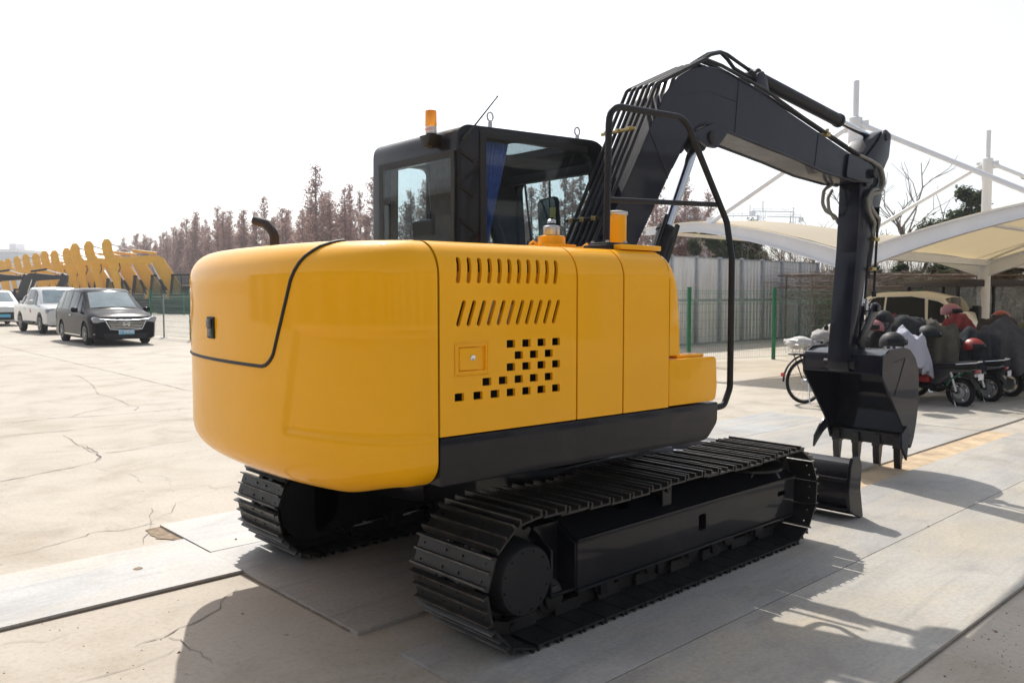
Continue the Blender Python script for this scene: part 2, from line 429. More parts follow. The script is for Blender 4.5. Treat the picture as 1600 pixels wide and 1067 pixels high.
SC.view_settings.view_transform = 'Standard'; SC.view_settings.look = 'None'
SC.view_settings.exposure = 0.31; SC.view_settings.gamma = 1.0
SC.cycles.max_bounces = 8; SC.cycles.transparent_max_bounces = 24

# ------------------------------------------------------------------ ground
def structure(o): o['kind'] = 'structure'; return o
g = G()
xs = [-400, -60, -20, 0, 4, 8, 14, 22, 40, 90, 700]
g.grid([[(x, y, 0.0) for y in xs] for x in xs])
gr = structure(g.build('ground', M['concrete'], flat=True))

# cracks and slab joints filled with dirt: ribbons lying on the slab
rng = random.Random(5)
g = G()
for wd, pl in CRACKS:
    pts = [Vector((p[0], p[1], 0)) for p in pl]
    fine = [pts[0]]
    for a, b in zip(pts, pts[1:]):
        L = (b - a).length; n = max(2, int(L / .10)) if L < 6 else int(L / .25)
        nrm = Vector((-(b - a).y, (b - a).x, 0)).normalized()
        for k in range(1, n + 1):
            q = a.lerp(b, k / n)
            if k < n: q = q + nrm * rng.uniform(-1, 1) * (0.018 if wd < .017 else .008)
            fine.append(q)
    rows = []
    for i, p in enumerate(fine):
        t = (fine[min(i + 1, len(fine) - 1)] - fine[max(i - 1, 0)]).normalized(); nn = Vector((-t.y, t.x, 0))
        hw = wd * .6 * rng.uniform(.2, .95) * (.35 if i in (0, len(fine) - 1) else 1)
        rows.append([p + nn * hw + Vector((0, 0, .004)), p - nn * hw + Vector((0, 0, .004))])
    g.grid(rows)
structure(g.build('ground_cracks', M['crackm'], merge=False, flat=True))

# sandy strip and dirt gathered along the plate edges
def dirt_band(name, pts, wid, seed, mt):
    rg = random.Random(seed); g = G(); rows = []
    for i in range(len(pts) - 1):
        a = Vector((*pts[i], 0)); b = Vector((*pts[i + 1], 0)); n = max(3, int((b - a).length / .05)); t = (b - a).normalized(); nn = Vector((-t.y, t.x, 0))
        for k in range(n + (i == len(pts) - 2)):
            q = a.lerp(b, k / n)
            h = wid * (.35 + .65 * abs(noise.noise(Vector((q.x * 2.3, q.y * 2.3, seed))) * 2)) * rg.uniform(.75, 1.15)
            rows.append([q + Vector((0, 0, .0065)), q - nn * h * .5 + Vector((0, 0, .008)), q - nn * h + Vector((0, 0, .0045))])
    g.grid(rows); return structure(g.build(name, mt, merge=False))
M['dirt'] = mat('loose_dirt', (0.27, 0.205, 0.14), 0.95, vary=.45, vscale=22, bmp=.5, bscale=80)
dirt_band('dirt', [(2.045, 4.355), (0.9, 4.355), (-.5, 4.355)], .07, 3, M['dirt'])
dirt_band('dirt', [(2.025, 3.26), (2.025, 4.34)][::-1], -.14, 5, M['dirt'])
dirt_band('dirt', [(6.6, 1.325), (3.0, 1.325), (2.0, 1.325)], .30, 9, M['dirt'])
dirt_band('dirt', [(2.06, 5.2), (2.06, 5.6)], -.16, 13, M['dirt'])
g = G(); n = 90
g.grid([[(5.3 + 5.0 * i / n, 2.90 + .30 * j / 3, .004 + .006 * abs(noise.noise(Vector((i * .4, j, 0))))) for j in range(4)] for i in range(n + 1)])
structure(g.build('grit_strip', M['grit']))
# scattered small stones, countless
g = G(); rg = random.Random(11)
for _ in range(1100):
    if rg.random() < .6: x, y = rg.uniform(1.8, 6.5), 1.3 - abs(rg.gauss(0, .45))
    elif rg.random() < .5: x, y = rg.uniform(-1.5, 2.0), rg.uniform(2.2, 4.33)
    else: x, y = rg.uniform(-2, 9), rg.uniform(-1, 14)
    s = rg.uniform(.0015, .0055) * (2.2 if rg.random() < .05 else 1)
    z = .022 if (x > 2.05 and 1.33 < y < 5.6) else 0
    q = [(x + rg.uniform(-s, s), y + rg.uniform(-s, s), z + rg.uniform(0, .3) * s) for _ in range(4)] + [(x, y, z + s * .9)]
    g.add([(x - s, y, z), (x, y - s * .8, z), (x + s * .9, y + s * .1, z), (x + s * .1, y + s, z), (x, y, z + s * .8)], [(0, 1, 4), (1, 2, 4), (2, 3, 4), (3, 0, 4)])
tag(g.build('gravel', M['dirt'], merge=False, flat=True), kind='stuff')

# ------------------------------------------------------------------ steel road plates
def plate(x0, x1, y0, y1, label, m, seed, thick=.02, holes=()):
    g = G(); rg = random.Random(seed); t = thick
    # slightly dished sheet with square edges
    nx, ny = max(4, int((x1 - x0) / .35)), 4
    def z(x, y): return t + .003 * noise.noise(Vector((x * .8, y * 1.4, seed)))
    top = [[(x0 + (x1 - x0) * i / nx, y0 + (y1 - y0) * j / ny, 0) for j in range(ny + 1)] for i in range(nx + 1)]
    top = [[(p[0], p[1], z(p[0], p[1])) for p in r_] for r_ in top]
    g.grid(top)
    ring = [top[i][0] for i in range(nx + 1)] + [top[nx][j] for j in range(1, ny + 1)] + [top[i][ny] for i in range(nx - 1, -1, -1)] + [top[0][j] for j in range(ny - 1, 0, -1)]
    g.grid([[p, (p[0], p[1], 0.001)] for p in ring + [ring[0]]])
    o = g.build('steel_plate', m); tag(o, label, 'steel plate', 'steel plates laid on the yard'); return o
G1 = .006
plate(-4.2, 2.035, 4.36, 5.18, 'pale grey steel plate with a small hole, reaching off the left edge of the photo', M['plate_blue'], 1)
plate(2.03 + G1, 10.14, 3.20, 4.80 - G1, 'long grey steel plate under the middle of the excavator with its corner in deep shade', M['plate'], 2)
plate(2.045, 9.8, 4.80, 5.60, 'pale grey steel plate under the far crawler track', M['plate_blue'], 3)
plate(2.05, 9.83, 2.10 + G1, 2.90, 'worn steel plate under the near crawler track and bulldozer blade', M['plate'], 4)
plate(2.05, 9.83, 1.33, 2.10, 'worn rust-tinged steel plate nearest the camera beside the near crawler track', M['plate_rust'], 5)
plate(9.84, 15.0, 1.33, 2.90, 'steel plate in front of the parked scooters, beyond the long worn plates', M['plate'], 6)
plate(10.16, 15.0, 3.2, 4.80, 'steel plate under the canopy edge near the first scooter', M['plate_rust'], 8)
g = G(); g.lathe([(.012, .0), (.02, .003), (.026, .001)], (1.62, 4.78, .0205), n=10)
tag(g.build('stone', M['dirt']), 'small flat stone lying on the pale steel plate at left', 'stone')
# ================================================================== EXCAVATOR
EX = empty('excavator', (3.58, 3.62, 0.02))
tag(EX, 'large yellow and black crawler excavator in the foreground with its bucket lowered', 'excavator')
UR = R(-3.4)
def U(g, name, mats, parent=None, **k):
    """a part belonging to the slewing upper structure"""
    if parent is None: return g.build(name, mats, EX, rotz=UR, loc=(0, 0, -0.02), **k)
    return g.build(name, mats, parent, **k)
def L(g, name, mats, parent=None, **k): return g.build(name, mats, parent or EX, **k)

# ------------------------------------------------------------------ crawler tracks
PITCH_S = 0.150; XR, XF, ZC, RT = -1.10, 1.085, 0.300, 0.272
def loop_point(s):
    """point, tangent angle of the track loop, s in metres, starting at the lower rear"""
    Ls = XF - XR; Lc = PI * RT; s = s % (2 * (Ls + Lc))
    if s < Ls: return XR + s, ZC - RT, 0.0
    s -= Ls
    if s < Lc: a = s / RT; return XF + RT * math.sin(a), ZC - RT * math.cos(a), a
    s -= Lc
    if s < Ls:
        u = s / Ls; sag = -0.018 * math.sin(PI * min(1, u / .48)) ** 2 if u < .48 else -0.022 * math.sin(PI * (u - .48) / .52) ** 2
        return XF - s, ZC + RT + sag, PI
    s -= Ls; a = s / RT; return XR - RT * math.sin(a), ZC + RT * math.cos(a), PI + a
PER = 2 * (XF - XR + PI * RT); NS = int(PER / PITCH_S + .5); STEP = PER / NS
def shoe_mesh():
    g = G(); hw = .25; p = STEP * .5
    ys = [-.25, -.210, -.200, -.085, -.070, .070, .085, .200, .210, .25]
    xs = [-p + .004, -.041, -.031, .031, .041, p - .004]
    holes = {(1, 1), (3, 1), (1, 7), (3, 7)}
    t0, t1 = 0.0, 0.009
    g2 = G(); P_ = lambda i, j, t: (xs[i], ys[j], t)
    here = lambda i, j: 0 <= i < 5 and 0 <= j < 9 and (i, j) not in holes
    for i in range(5):
        for j in range(9):
            if not here(i, j): continue
            g2.quad(P_(i, j, t1), P_(i + 1, j, t1), P_(i + 1, j + 1, t1), P_(i, j + 1, t1)); g2.quad(P_(i, j, t0), P_(i, j + 1, t0), P_(i + 1, j + 1, t0), P_(i + 1, j, t0))
            for (di, dj), (a, b) in {(-1, 0): ((i, j), (i, j + 1)), (1, 0): ((i + 1, j), (i + 1, j + 1)), (0, -1): ((i, j), (i + 1, j)), (0, 1): ((i, j + 1), (i + 1, j + 1))}.items():
                if not here(i + di, j + dj): g2.quad(P_(*a, t0), P_(*b, t0), P_(*b, t1), P_(*a, t1))
    for x, w_, h in ((-p + .010, .007, .032), (-.004, .007, .028), (p - .016, .007, .032)):
        g2.k = 0; g2.prism([(x - w_, t1 - .001), (x + w_, t1 - .001), (x + w_ * .58, h - .003), (x - w_ * .58, h - .003)], 'y', -hw, hw)
        g2.k = 1; g2.prism([(x - w_ * .62, h - .0035), (x + w_ * .62, h - .0035), (x + w_ * .5, h), (x - w_ * .5, h)], 'y', -hw - .001, hw + .001); g2.k = 0
    for bx in (-.036, .036):
        for by in (-.055, .055): g2.cyl((bx, by, t0 - .008), (bx, by, t1 + .007), .0065, n=6)
    return g2.mesh('track_shoe', [M['shoe'], M['worn']], merge=False)
SHOE = shoe_mesh()

def track(side, label):
    yc = side * .88
    # chain of links is the track part itself; the shoes hang on it
    g = G()
    for k in range(NS):
        x, z, a = loop_point((k + .5) * STEP)
        ca, sa = math.cos(a), math.sin(a); nx, nz = sa, -ca
        m = Matrix(((ca, 0, nx), (0, 1, 0), (sa, 0, nz)))
        for yo in (-.06, .06):
            o_ = yo + (.012 if k % 2 else -.012)
            g.obox((x - nx * .032, yc + o_, z - nz * .032), (STEP * .56, .011, .028), m)
        g.cyl((x - nx * .034 + ca * STEP / 2, yc - .085, z - nz * .034 + sa * STEP / 2), (x - nx * .034 + ca * STEP / 2, yc + .085, z - nz * .034 + sa * STEP / 2), .016, n=10)
    tr = L(g, 'crawler_track', M['shoe']); tr['label'] = label
    for k in range(NS):
        x, z, a = loop_point((k + .5) * STEP)
        o = bpy.data.objects.new('track_shoe', SHOE); COL.objects.link(o); o.parent = tr
        o.location = (x, yc, z); o.rotation_euler = (PI, -a, 0) if False else (0, 0, 0)
        ca, sa = math.cos(a), math.sin(a)
        X = Vector((ca, 0, sa)); Z = Vector((sa, 0, -ca)); Y = Z.cross(X)
        o.rotation_euler = Matrix((X, Y, Z)).transposed().to_euler()
    S = side
    def Y(v): return S * v            # v measured outwards from the machine's centre line
    def pr(g, pts, a, b): g.prism([(S * p[0], p[1]) for p in pts], 'x', a, b)
    # side frame, hollow behind its windows
    g = G()
    sec = round_poly([(1.02, .145), (1.02, .385), (.87, .47), (.74, .47), (.74, .145)], [.012, .02, .02, .01, .01], 3)
    pr(g, sec, -.73, 1.28)
    me = g.mesh('track_frame', M['black'], sharp=32)
    c1 = G(); c1.prism(round_poly([(.245, .235), (.315, .235), (.315, .325), (.245, .325)], .015, 3), 'y', min(Y(.93), Y(1.1)), max(Y(.93), Y(1.1)))
    c2 = G(); c2.prism(round_poly([(1.08, .285), (1.17, .285), (1.17, .315), (1.08, .315)], .014, 4), 'y', min(Y(.93), Y(1.1)), max(Y(.93), Y(1.1)))
    c3 = G(); c3.lathe([(.075, -.3), (.075, .3)], (-.28, Y(.86), .47), n=20)
    fr = link_mesh('track_frame', boolean_cut(me, [c1, c2, c3]), EX)
    g = G()                                                    # flanges, lower lip, end plates
    g.box(-.735, 1.285, min(Y(1.012), Y(1.032)), max(Y(1.012), Y(1.032)), .378, .392)
    g.box(-.735, 1.285, min(Y(1.0), Y(1.034)), max(Y(1.0), Y(1.034)), .138, .152)
    for x in (-.90, -.74): pr(g, [(1.015, .15), (1.015, .37), (.88, .45), (.76, .45), (.76, .15)], x, x + .012)
    g.box(-.9, -.73, min(Y(.76), Y(.9)), max(Y(.76), Y(.9)), .15, .455)
    g.box(-.9, -.73, min(Y(.85), Y(1.015)), max(Y(.85), Y(1.015)), .15, .162)
    for x in (-.55, -.1, .4, .85): g.box(x, x + .05, min(Y(.99), Y(1.01)), max(Y(.99), Y(1.01)), .075, .15)
    g.lathe([(.185, 0), (.205, 0), (.205, .02), (.185, .02)], (.98, Y(.88), .462), n=28)
    L(g, 'frame_flange', M['black'], fr, bevel=.003, segs=1)
    # carrier roller on its bracket
    g = G(); g.box(-.02, .06, min(Y(.955), Y(.975)), max(Y(.955), Y(.975)), .39, .56); g.box(-.02, .06, min(Y(.955), Y(1.0)), max(Y(.955), Y(1.0)), .385, .40)
    g.cyl((.02, Y(.80), .50), (.02, Y(.99), .50), .022, n=14)
    b_ = L(g, 'roller_bracket', M['black'], bevel=.003, segs=1)
    g = G(); g.lathe([(.03, -.09), (.045, -.09), (.045, -.07), (.036, -.06), (.036, .06), (.045, .07), (.045, .09), (.03, .09)], (.02, Y(.86), .50), 'y', 20)
    L(g, 'carrier_roller', M['shoe'])
    g = G(); g.cyl((.02, Y(.975), .525), (.02, Y(.992), .525), .012, n=10); L(g, 'grease_cap', M['brass'], b_)
    for x in (-.85, -.48, -.12, .24, .60, .93):
        g = G(); g.lathe([(.03, -.115), (.055, -.11), (.055, -.085), (.078, -.08), (.078, -.062), (.058, -.055), (.058, .055), (.078, .062), (.078, .08), (.055, .085), (.055, .11), (.03, .115)], (x, yc, .135), 'y', 20)
        L(g, 'track_roller', M['shoe'])
    # idler wheel in front
    g = G(); g.lathe([(.05, -.07), (.10, -.075), (.12, -.04), (.20, -.04), (.215, -.075), (.235, -.075), (.237, -.045), (.222, -.04), (.222, .04), (.237, .045), (.235, .075), (.215, .075), (.20, .04), (.12, .04), (.10, .075), (.05, .07)], (XF - .01, yc, ZC), 'y', 40)
    L(g, 'idler_wheel', M['satin'])
    # toothed sprocket and drive motor behind
    g = G(); pts = []
    for k in range(21 * 4):
        a = 2 * PI * k / 84; rr = .238 if k % 4 in (1, 2) else .205; pts.append((XR + rr * math.cos(a), ZC + rr * math.sin(a)))
    g.prism(pts, 'y', yc - .018, yc + .018)
    sp = L(g, 'sprocket', M['shoe'])
    g = G(); a0 = .70; a1 = 1.085
    g.lathe([(r_, S * h) for r_, h in [(.17, a0), (.205, a0 + .01), (.21, .80), (.228, .81), (.228, .835), (.172, .85), (.166, 1.0), (.158, 1.03), (.154, a1 - .010), (.146, a1), (.02, a1)]], (XR - .02, 0, ZC), 'y', 40)
    mo = L(g, 'drive_motor', M['satin'])
    for k in range(12):
        a = 2 * PI * k / 12 + .2; px_, pz_ = XR - .02 + .130 * math.cos(a), ZC + .130 * math.sin(a)
        g = G(); g.cyl((px_, Y(a1 - .004), pz_), (px_, Y(a1 + .006), pz_), .0055, n=6)
        L(g, 'cover_bolt', M['satin'], mo)
    g = G(); g.prism(round_poly([(XR - .02, .12), (XR + .36, .14), (XR + .36, .47), (XR - .02, .50)], .06), 'y', min(Y(.70), Y(.78)), max(Y(.70), Y(.78)))
    L(g, 'motor_guard', M['black'], bevel=.006)
track(-1, 'near crawler track with dusty worn steel shoes')
track(1, 'far crawler track, half hidden under the counterweight')

# centre frame between the tracks and the slew ring
g = G()
g.prism(round_poly([(-.62, -.42), (-.30, -.55), (.30, -.55), (.62, -.42), (.62, .42), (.30, .55), (-.30, .55), (-.62, .42)], .04), 'z', .33, .60)
for sx in (-1, 1):
    for sy in (-1, 1):
        g.prism([(sx * .30, sy * .30), (sx * .62, sy * .30), (sx * .78, sy * .80), (sx * .42, sy * .80)][::sx * sy], 'z', .30, .50)
L(g, 'centre_frame', M['black'], bevel=.015)
g = G(); g.lathe([(.30, .58), (.47, .58), (.47, .635), (.43, .64), (.43, .70), (.49, .705), (.49, .75), (.3, .75)], n=48)
L(g, 'slew_ring', M['satin'])
g = G()
for k, (r_, zz) in enumerate(((.50, .615), (.53, .625))):
    g.tube([(-.4 + .03 * k, -.30, .60), (-.15, -.50 - .04 * k, zz + .03), (.15, -.60, zz + .05), (.38, -.55, zz + .02), (.5, -.42, .60)], .016, 8)
L(g, 'travel_hose', M['hosegrey'])

# dozer blade
g = G()
prof = [(1.985, .40), (1.93, .38), (1.88, .30), (1.862, .20), (1.885, .10), (1.95, .03), (2.02, .012)]
front = [(x + .022, z) for x, z in prof][::-1]
g.prism(prof + front, 'y', -1.10, 1.10)
bl = L(g, 'dozer_blade', M['black'], bevel=.004, segs=1)
g = G(); g.box(1.845, 1.885, -1.09, 1.09, .262, .285); g.box(1.85, 1.90, -1.09, 1.09, .07, .085)
L(g, 'blade_rib', M['black'], bl, bevel=.003)
for s in (-1, 1):
    g = G(); g.prism(round_poly([(1.90, .425), (2.00, .425), (2.035, .36), (2.02, .2), (2.07, .0), (2.03, -.006), (1.87, .07), (1.85, .2), (1.87, .36)], .012), 'y', s * 1.10 - .012, s * 1.10 + .012)
    L(g, 'blade_end_plate', M['black'], bl, bevel=.003, segs=1)
    g = G(); g.bar((.45, s * .42, .38), (1.87, s * .48, .20), .10, .13)
    L(g, 'blade_arm', M['black'], bevel=.008)
g = G(); g.cyl((.55, 0, .48), (1.35, 0, .38), .055, n=18); bc = L(g, 'blade_cylinder', M['black'])
g = G(); g.cyl((1.35, 0, .38), (1.86, 0, .30), .028, n=14); L(g, 'cylinder_rod', M['rod'], bc)

# ------------------------------------------------------------------ upper structure
YB = 1.08
# underside and floor plate
g = G(); g.box(-1.50, .30, -.98, 1.02, .775, .86); g.box(.3, .75, .12, 1.0, .80, .86); g.box(-1.4, .8, -.35, .35, .74, .775)
U(g, 'revolving_frame', M['satin'], bevel=.01)

# counterweight
def plan(t):
    """t from -1 (right seam) over 0 (tail) to 1 (left seam), point and outward normal"""
    a, b, n = .40, 1.075, 2.25
    def P(th):
        c, s = math.cos(th), math.sin(th)
        return Vector((-1.495 - a * abs(c) ** (2 / n), b * math.copysign(abs(s) ** (2 / n), s)))
    th = t * PI / 2; p = P(th); d = (P(min(th + .004, PI / 2)) - P(max(th - .004, -PI / 2)))
    nn = Vector((-d.y, d.x)).normalized() if d.length > 1e-9 else Vector((0, math.copysign(1, t)))
    return p, nn
samp = []
NT = 2400
for i in range(NT + 1):
    samp.append(plan(-1 + 2 * i / NT))
acc = [0]
for a_, b_ in zip(samp, samp[1:]): acc.append(acc[-1] + (b_[0] - a_[0]).length)
NU = 170; ring = []; j = 0
for i in range(NU + 1):
    target = acc[-1] * i / NU
    while j < NT and acc[j + 1] < target: j += 1
    ring.append(samp[min(j, NT)])
ring = [(Vector((-1.462, -1.08)), Vector((0, -1)))] + ring + [(Vector((-1.462, 1.08)), Vector((0, 1)))]
def arc_prof():
    out = [(.30, .722), (.16, .722)]
    for k in range(0, 9):
        a = k / 8 * PI / 2; out.append((.15 - .15 * math.sin(a), .875 - .153 * math.cos(a)))
    z = .875
    while z < 1.61: z += .0145; out.append((0.0, min(z, 1.615)))
    for k in range(1, 12):
        a = k / 11 * PI / 2; out.append((.15 - .15 * math.cos(a), 1.615 + .148 * math.sin(a)))
    out.append((.30, 1.768)); return out
PROF = arc_prof()
def sstep(x): x = max(0, min(1, x)); return x * x * (3 - 2 * x)
def inset_at(z):
    if z < .875: return .15 - math.sqrt(max(0, .15 ** 2 - ((.875 - z) / .153 * .15) ** 2))
    if z > 1.615: return .15 - math.sqrt(max(0, .15 ** 2 - (min(1, (z - 1.615) / .148) * .15) ** 2))
    return 0.0
def emboss(p, z):
    yb = -.60 + (1.41 - z) * .22
    d = min(.5 if p.y < -1.0 else (yb - p.y) * 1.0, z - .965, 1.405 - z)
    if p.x > -1.56: d = min(d, max(0, (-1.475 - p.x)))
    return .013 * sstep(d / .018) * (1 if d > 0 else 0)
rows = []
for ins, z in PROF:
    row = []
    for p, n_ in ring:
        # the right-hand skirt side sits a little higher than the tail
        zz = z
        if z < .875:
            k_ = sstep((-p.y - .75) / .3); zz = .875 - (.875 - z) * (1 - .25 * k_)
        q = p - n_ * (ins + emboss(p, z) if ins < .15 else .15)
        if ins >= .16: q = Vector((q.x + (ins - .15) * .9, q.y * (1 - (ins - .15) * .25)))
        q.x = min(q.x, -1.462) if ins < .16 else min(q.x, -1.462)
        row.append((q.x, q.y, zz))
    rows.append(row)
g = G(); g.grid(rows)
for row in (rows[0], rows[-1]):                                # close bottom and top
    n = len(row); g.grid([row, [(-1.462, y_ * .999, z_) for x_, y_, z_ in row]])
cw = U(g, 'counterweight', M['yellow'], sharp=50)
g = G(); g.box(-1.468, -1.45, -1.02, 1.02, .80, 1.70); U(g, 'bulkhead', M['dark'], cw)
def tail(y, z, off=0.0):
    """point on the tail surface at height z where the plan crosses y"""
    lo, hi = 0, len(samp) - 1
    while hi - lo > 1:
        m_ = (lo + hi) // 2
        if samp[m_][0].y < y: lo = m_
        else: hi = m_
    p, n_ = samp[hi]; q = p - n_ * (inset_at(z) - off); nz = 0
    if z > 1.615: nz = min(1, (z - 1.615) / .148)
    return Vector((q.x, q.y, z + off * nz))
def yR(z):
    tab = [(1.14, -.40), (1.24, -.42), (1.30, -.455), (1.50, -.54), (1.60, -.58), (1.69, -.635), (1.74, -.69), (1.765, -.75)]
    for (z0, y0), (z1, y1) in zip(tab, tab[1:]):
        if z <= z1: return y0 + (y1 - y0) * (z - z0) / (z1 - z0)
    return tab[-1][1]
ZB = 1.235; YL = 1.0
zs = [ZB + .0 + i * .0075 for i in range(9)] + [ZB + .0675 + i * .03 for i in range(1, 11)] + [1.615 + .148 * math.sin(k / 8 * PI / 2) for k in range(0, 9)]
path_r, path_l, rows = [], [], []
for z in zs:
    rr = .065; dz = z - ZB; cut = rr - math.sqrt(max(0, rr * rr - (rr - dz) ** 2)) if dz < rr else 0
    a_, b_ = yR(z) + cut, YL - cut * 1.2
    rows.append([tuple(tail(a_ + (b_ - a_) * k / 50, z, .0035)) for k in range(51)])
    path_r.append(tail(a_, z, .001)); path_l.append(tail(b_, z, .001))
g = G(); g.grid(rows); door = U(g, 'rear_hood_door', M['yellow'], cw, sharp=60)
bot = [tail(yR(ZB) + .065 + (YL - .078 - yR(ZB) - .065) * k / 30, ZB, .001) for k in range(31)]
g = G(); g.tube(path_r[::-1] + bot[1:-1] + path_l, .0085, 8); U(g, 'door_seam', M['seam'], cw)
hc = tail(.195, 1.385, .0); hn = (tail(.195, 1.385, .1) - hc).normalized(); ht = Vector((hn.y, -hn.x, 0)).normalized()
mx = Matrix((ht, Vector((0, 0, 1)), hn)).transposed().to_4x4(); mx.translation = hc
def onto(g, mx_): g.v = [tuple(mx_ @ Vector(p)) for p in g.v]; return g
g = G(); g.box(-.048, .048, -.052, .052, .002, .012)
hd = U(onto(g, mx), 'latch_frame', M['satin'], door, bevel=.004)
g = G(); g.box(-.037, .037, .0, .042, .010, .020); g.box(-.037, .037, -.042, -.006, .006, .0135); g.box(-.030, .030, .018, .022, .018, .0225); U(onto(g, mx), 'latch_handle', M['black'], door, bevel=.003)

# side panels with their slots and windows cut right through
def panel_section(t=.016):
    out = [(-1.08, .974)]
    out += [(-1.08, 1.30), (-1.08, 1.62)] + [(-.935 - .145 * math.cos(a), 1.62 + .145 * math.sin(a)) for a in [PI / 2 * k / 9 for k in range(1, 10)]] + [(-.80, 1.767)]
    inn = [(-.80, 1.767 - t)] + [(-.935 - (.145 - t) * math.cos(a), 1.62 + (.145 - t) * math.sin(a)) for a in [PI / 2 * k / 9 for k in range(9, 0, -1)]] + [(-1.08 + t, 1.62), (-1.08 + t, 1.30), (-1.08 + t, .974)]
    return out + inn
def panel(x0, x1, name, cuts=()):
    g = G(); g.prism(panel_section(), 'x', x0, x1)
    me = g.mesh(name, M['yellow'], sharp=32, bevel=0)
    if cuts: me = boolean_cut(me, list(cuts))
    o = link_mesh(name, me, EX); o.rotation_euler = (0, 0, UR); o.location = (0, 0, -.02); return o
def stadium(x0, z0, x1, z1, w_):
    """slanted round-ended slot from the lower point to the upper"""
    d = Vector((x1 - x0, z1 - z0)).normalized(); n_ = Vector((-d.y, d.x)); pts = []
    for c, s_ in (((x0, z0), -1), ((x1, z1), 1)):
        for k in range(7):
            a = PI * k / 6; v = n_ * math.cos(a) * (-s_) * w_ + d * math.sin(a) * s_ * w_
            pts.append((c[0] + v.x, c[1] + v.y))
    g = G(); g.prism(pts, 'y', -1.2, -.98); return g
cuts = []
for k in range(11):
    u = k / 10
    cuts.append(stadium(-1.362 + .530 * u, 1.60, -1.350 + .536 * u, 1.685, .0105))
    cuts.append(stadium(-1.362 + .522 * u, 1.425, -1.332 + .522 * u, 1.512, .0098))
def win(cx_, cz_): g = G(); g.prism(round_poly([(cx_ - .0235, cz_ - .0165), (cx_ + .0235, cz_ - .0165), (cx_ + .0235, cz_ + .0165), (cx_ - .0235, cz_ + .0165)], .003, 2), 'y', -1.2, -1.0); cuts.append(g)
base = [-1.085, -.998, -.911, -.824]; mid_ = [-1.041, -.955, -.868]
for x in base: win(x, 1.335); win(x, 1.236)
for x in mid_: win(x, 1.285)
for x in [-1.215, -1.128] + mid_: win(x, 1.182)
for x in [-1.357, -1.262, -1.172] + base: win(x, 1.128)
cuts.append(G().box(-1.360, -1.222, -1.2, -1.0, 1.232, 1.332))
p1 = panel(-1.452, -.700, 'engine_side_door', cuts)
panel(-.690, -.392, 'side_panel'); panel(-.382, -.052, 'side_panel')
g = G()                                                         # recessed latch
g.box(-1.368, -1.214, -1.072, -1.066, 1.222, 1.342); g.box(-1.358, -1.262, -1.084, -1.072, 1.236, 1.328)
lt = U(g, 'door_latch', M['yellow'], p1, bevel=.003)
fr_ = G()
for a_, b_, c_, d_ in ((-1.378, -1.206, 1.342, 1.349), (-1.378, -1.206, 1.213, 1.220), (-1.378, -1.371, 1.213, 1.349), (-1.213, -1.206, 1.213, 1.349)): fr_.box(a_, b_, -1.0835, -1.078, c_, d_)
U(fr_, 'latch_surround', M['yellow'], p1, bevel=.002)
g = G(); g.lathe([(.012, -1.083), (.012, -1.088), (.008, -1.090), (.003, -1.089)], (-1.293, 0, 1.286), 'y', 14); U(g, 'lock_cylinder', M['chrome'], p1)
# what shows behind the openings
g = G(); g.box(-1.44, -.71, -.90, -.20, .90, 1.70); U(g, 'engine_bay', M['dark'])
g = G(); g.box(-1.43, -.72, -1.035, -1.015, 1.575, 1.637); U(g, 'inner_ledge', M['yellow'])
g = G(); g.cyl((-1.10, -.955, 1.36), (-1.10, -.955, 1.54), .045, n=18); g.cyl((-1.0, -.965, 1.38), (-1.0, -.965, 1.50), .03, n=14)
U(g, 'oil_filter', M['label'])
g = G(); g.cyl((-1.10, -.955, 1.33), (-1.10, -.955, 1.36), .047, n=18); g.tube([(-1.38, -.97, 1.62), (-1.30, -.96, 1.67), (-1.25, -.96, 1.60)], .02); U(g, 'engine_hose', M['red'])
g = G(); gs = [(y + .012 if y < -1.0 else y + .008 if y < -.97 else y, z - .012 if z > 1.6 else z) for y, z in panel_section()[:13]] + [(-.80, .974)]
for x in (-.695, -.387, -1.455): g.prism(gs, 'x', x - .012, x + .012)
U(g, 'panel_gap', M['seam'])

# rounded front cap of the tank housing
cp = [(-.046, 1.762), (-.03, 1.757), (-.012, 1.742), (.004, 1.715), (.017, 1.67), (.027, 1.60), (.034, 1.50), (.039, 1.38), (.042, 1.238)]
ysn = [-1.078 + .14 * (1 - math.cos(k / 8 * PI / 2)) for k in range(9)] + [-.80, -.45, -.30]
def drop(y): return .14 - math.sqrt(max(0, .14 ** 2 - (-.938 - y) ** 2)) if y < -.938 else 0
g = G()
rows = [[(x - .004 * (1 if y < -1.07 else 0), y, max(1.238, z - drop(y) * (1 if i < 8 else 0))) for y in ysn] for i, (x, z) in enumerate(cp)]
g.grid(rows); g.grid([[(r_[0][0], r_[0][1], r_[0][2]), (-.046, -1.078, r_[0][2])] for r_ in rows]); g.box(-.046, .04, -.32, -.30, 1.238, 1.70)
g.box(-.046, .041, -1.076, -.30, 1.234, 1.24)
U(g, 'housing_cap', M['yellow'], sharp=40)
# hood top and inner walls
g = G(); g.box(-1.46, -.56, -.80, 1.0, 1.745, 1.765); g.box(-.56, -.05, -.80, -.30, 1.745, 1.765); g.box(-.60, -.05, -.305, -.295, .9, 1.76)
g.box(-1.46, -.56, 1.06, 1.08, .974, 1.62); g.prism([(1.08, 1.60), (1.04, 1.70), (.98, 1.765), (.96, 1.745), (1.06, 1.60)], 'x', -1.46, -.56); g.box(-.58, -.56, .1, 1.07, .9, 1.76)
U(g, 'engine_hood', M['yellow'], bevel=.004)
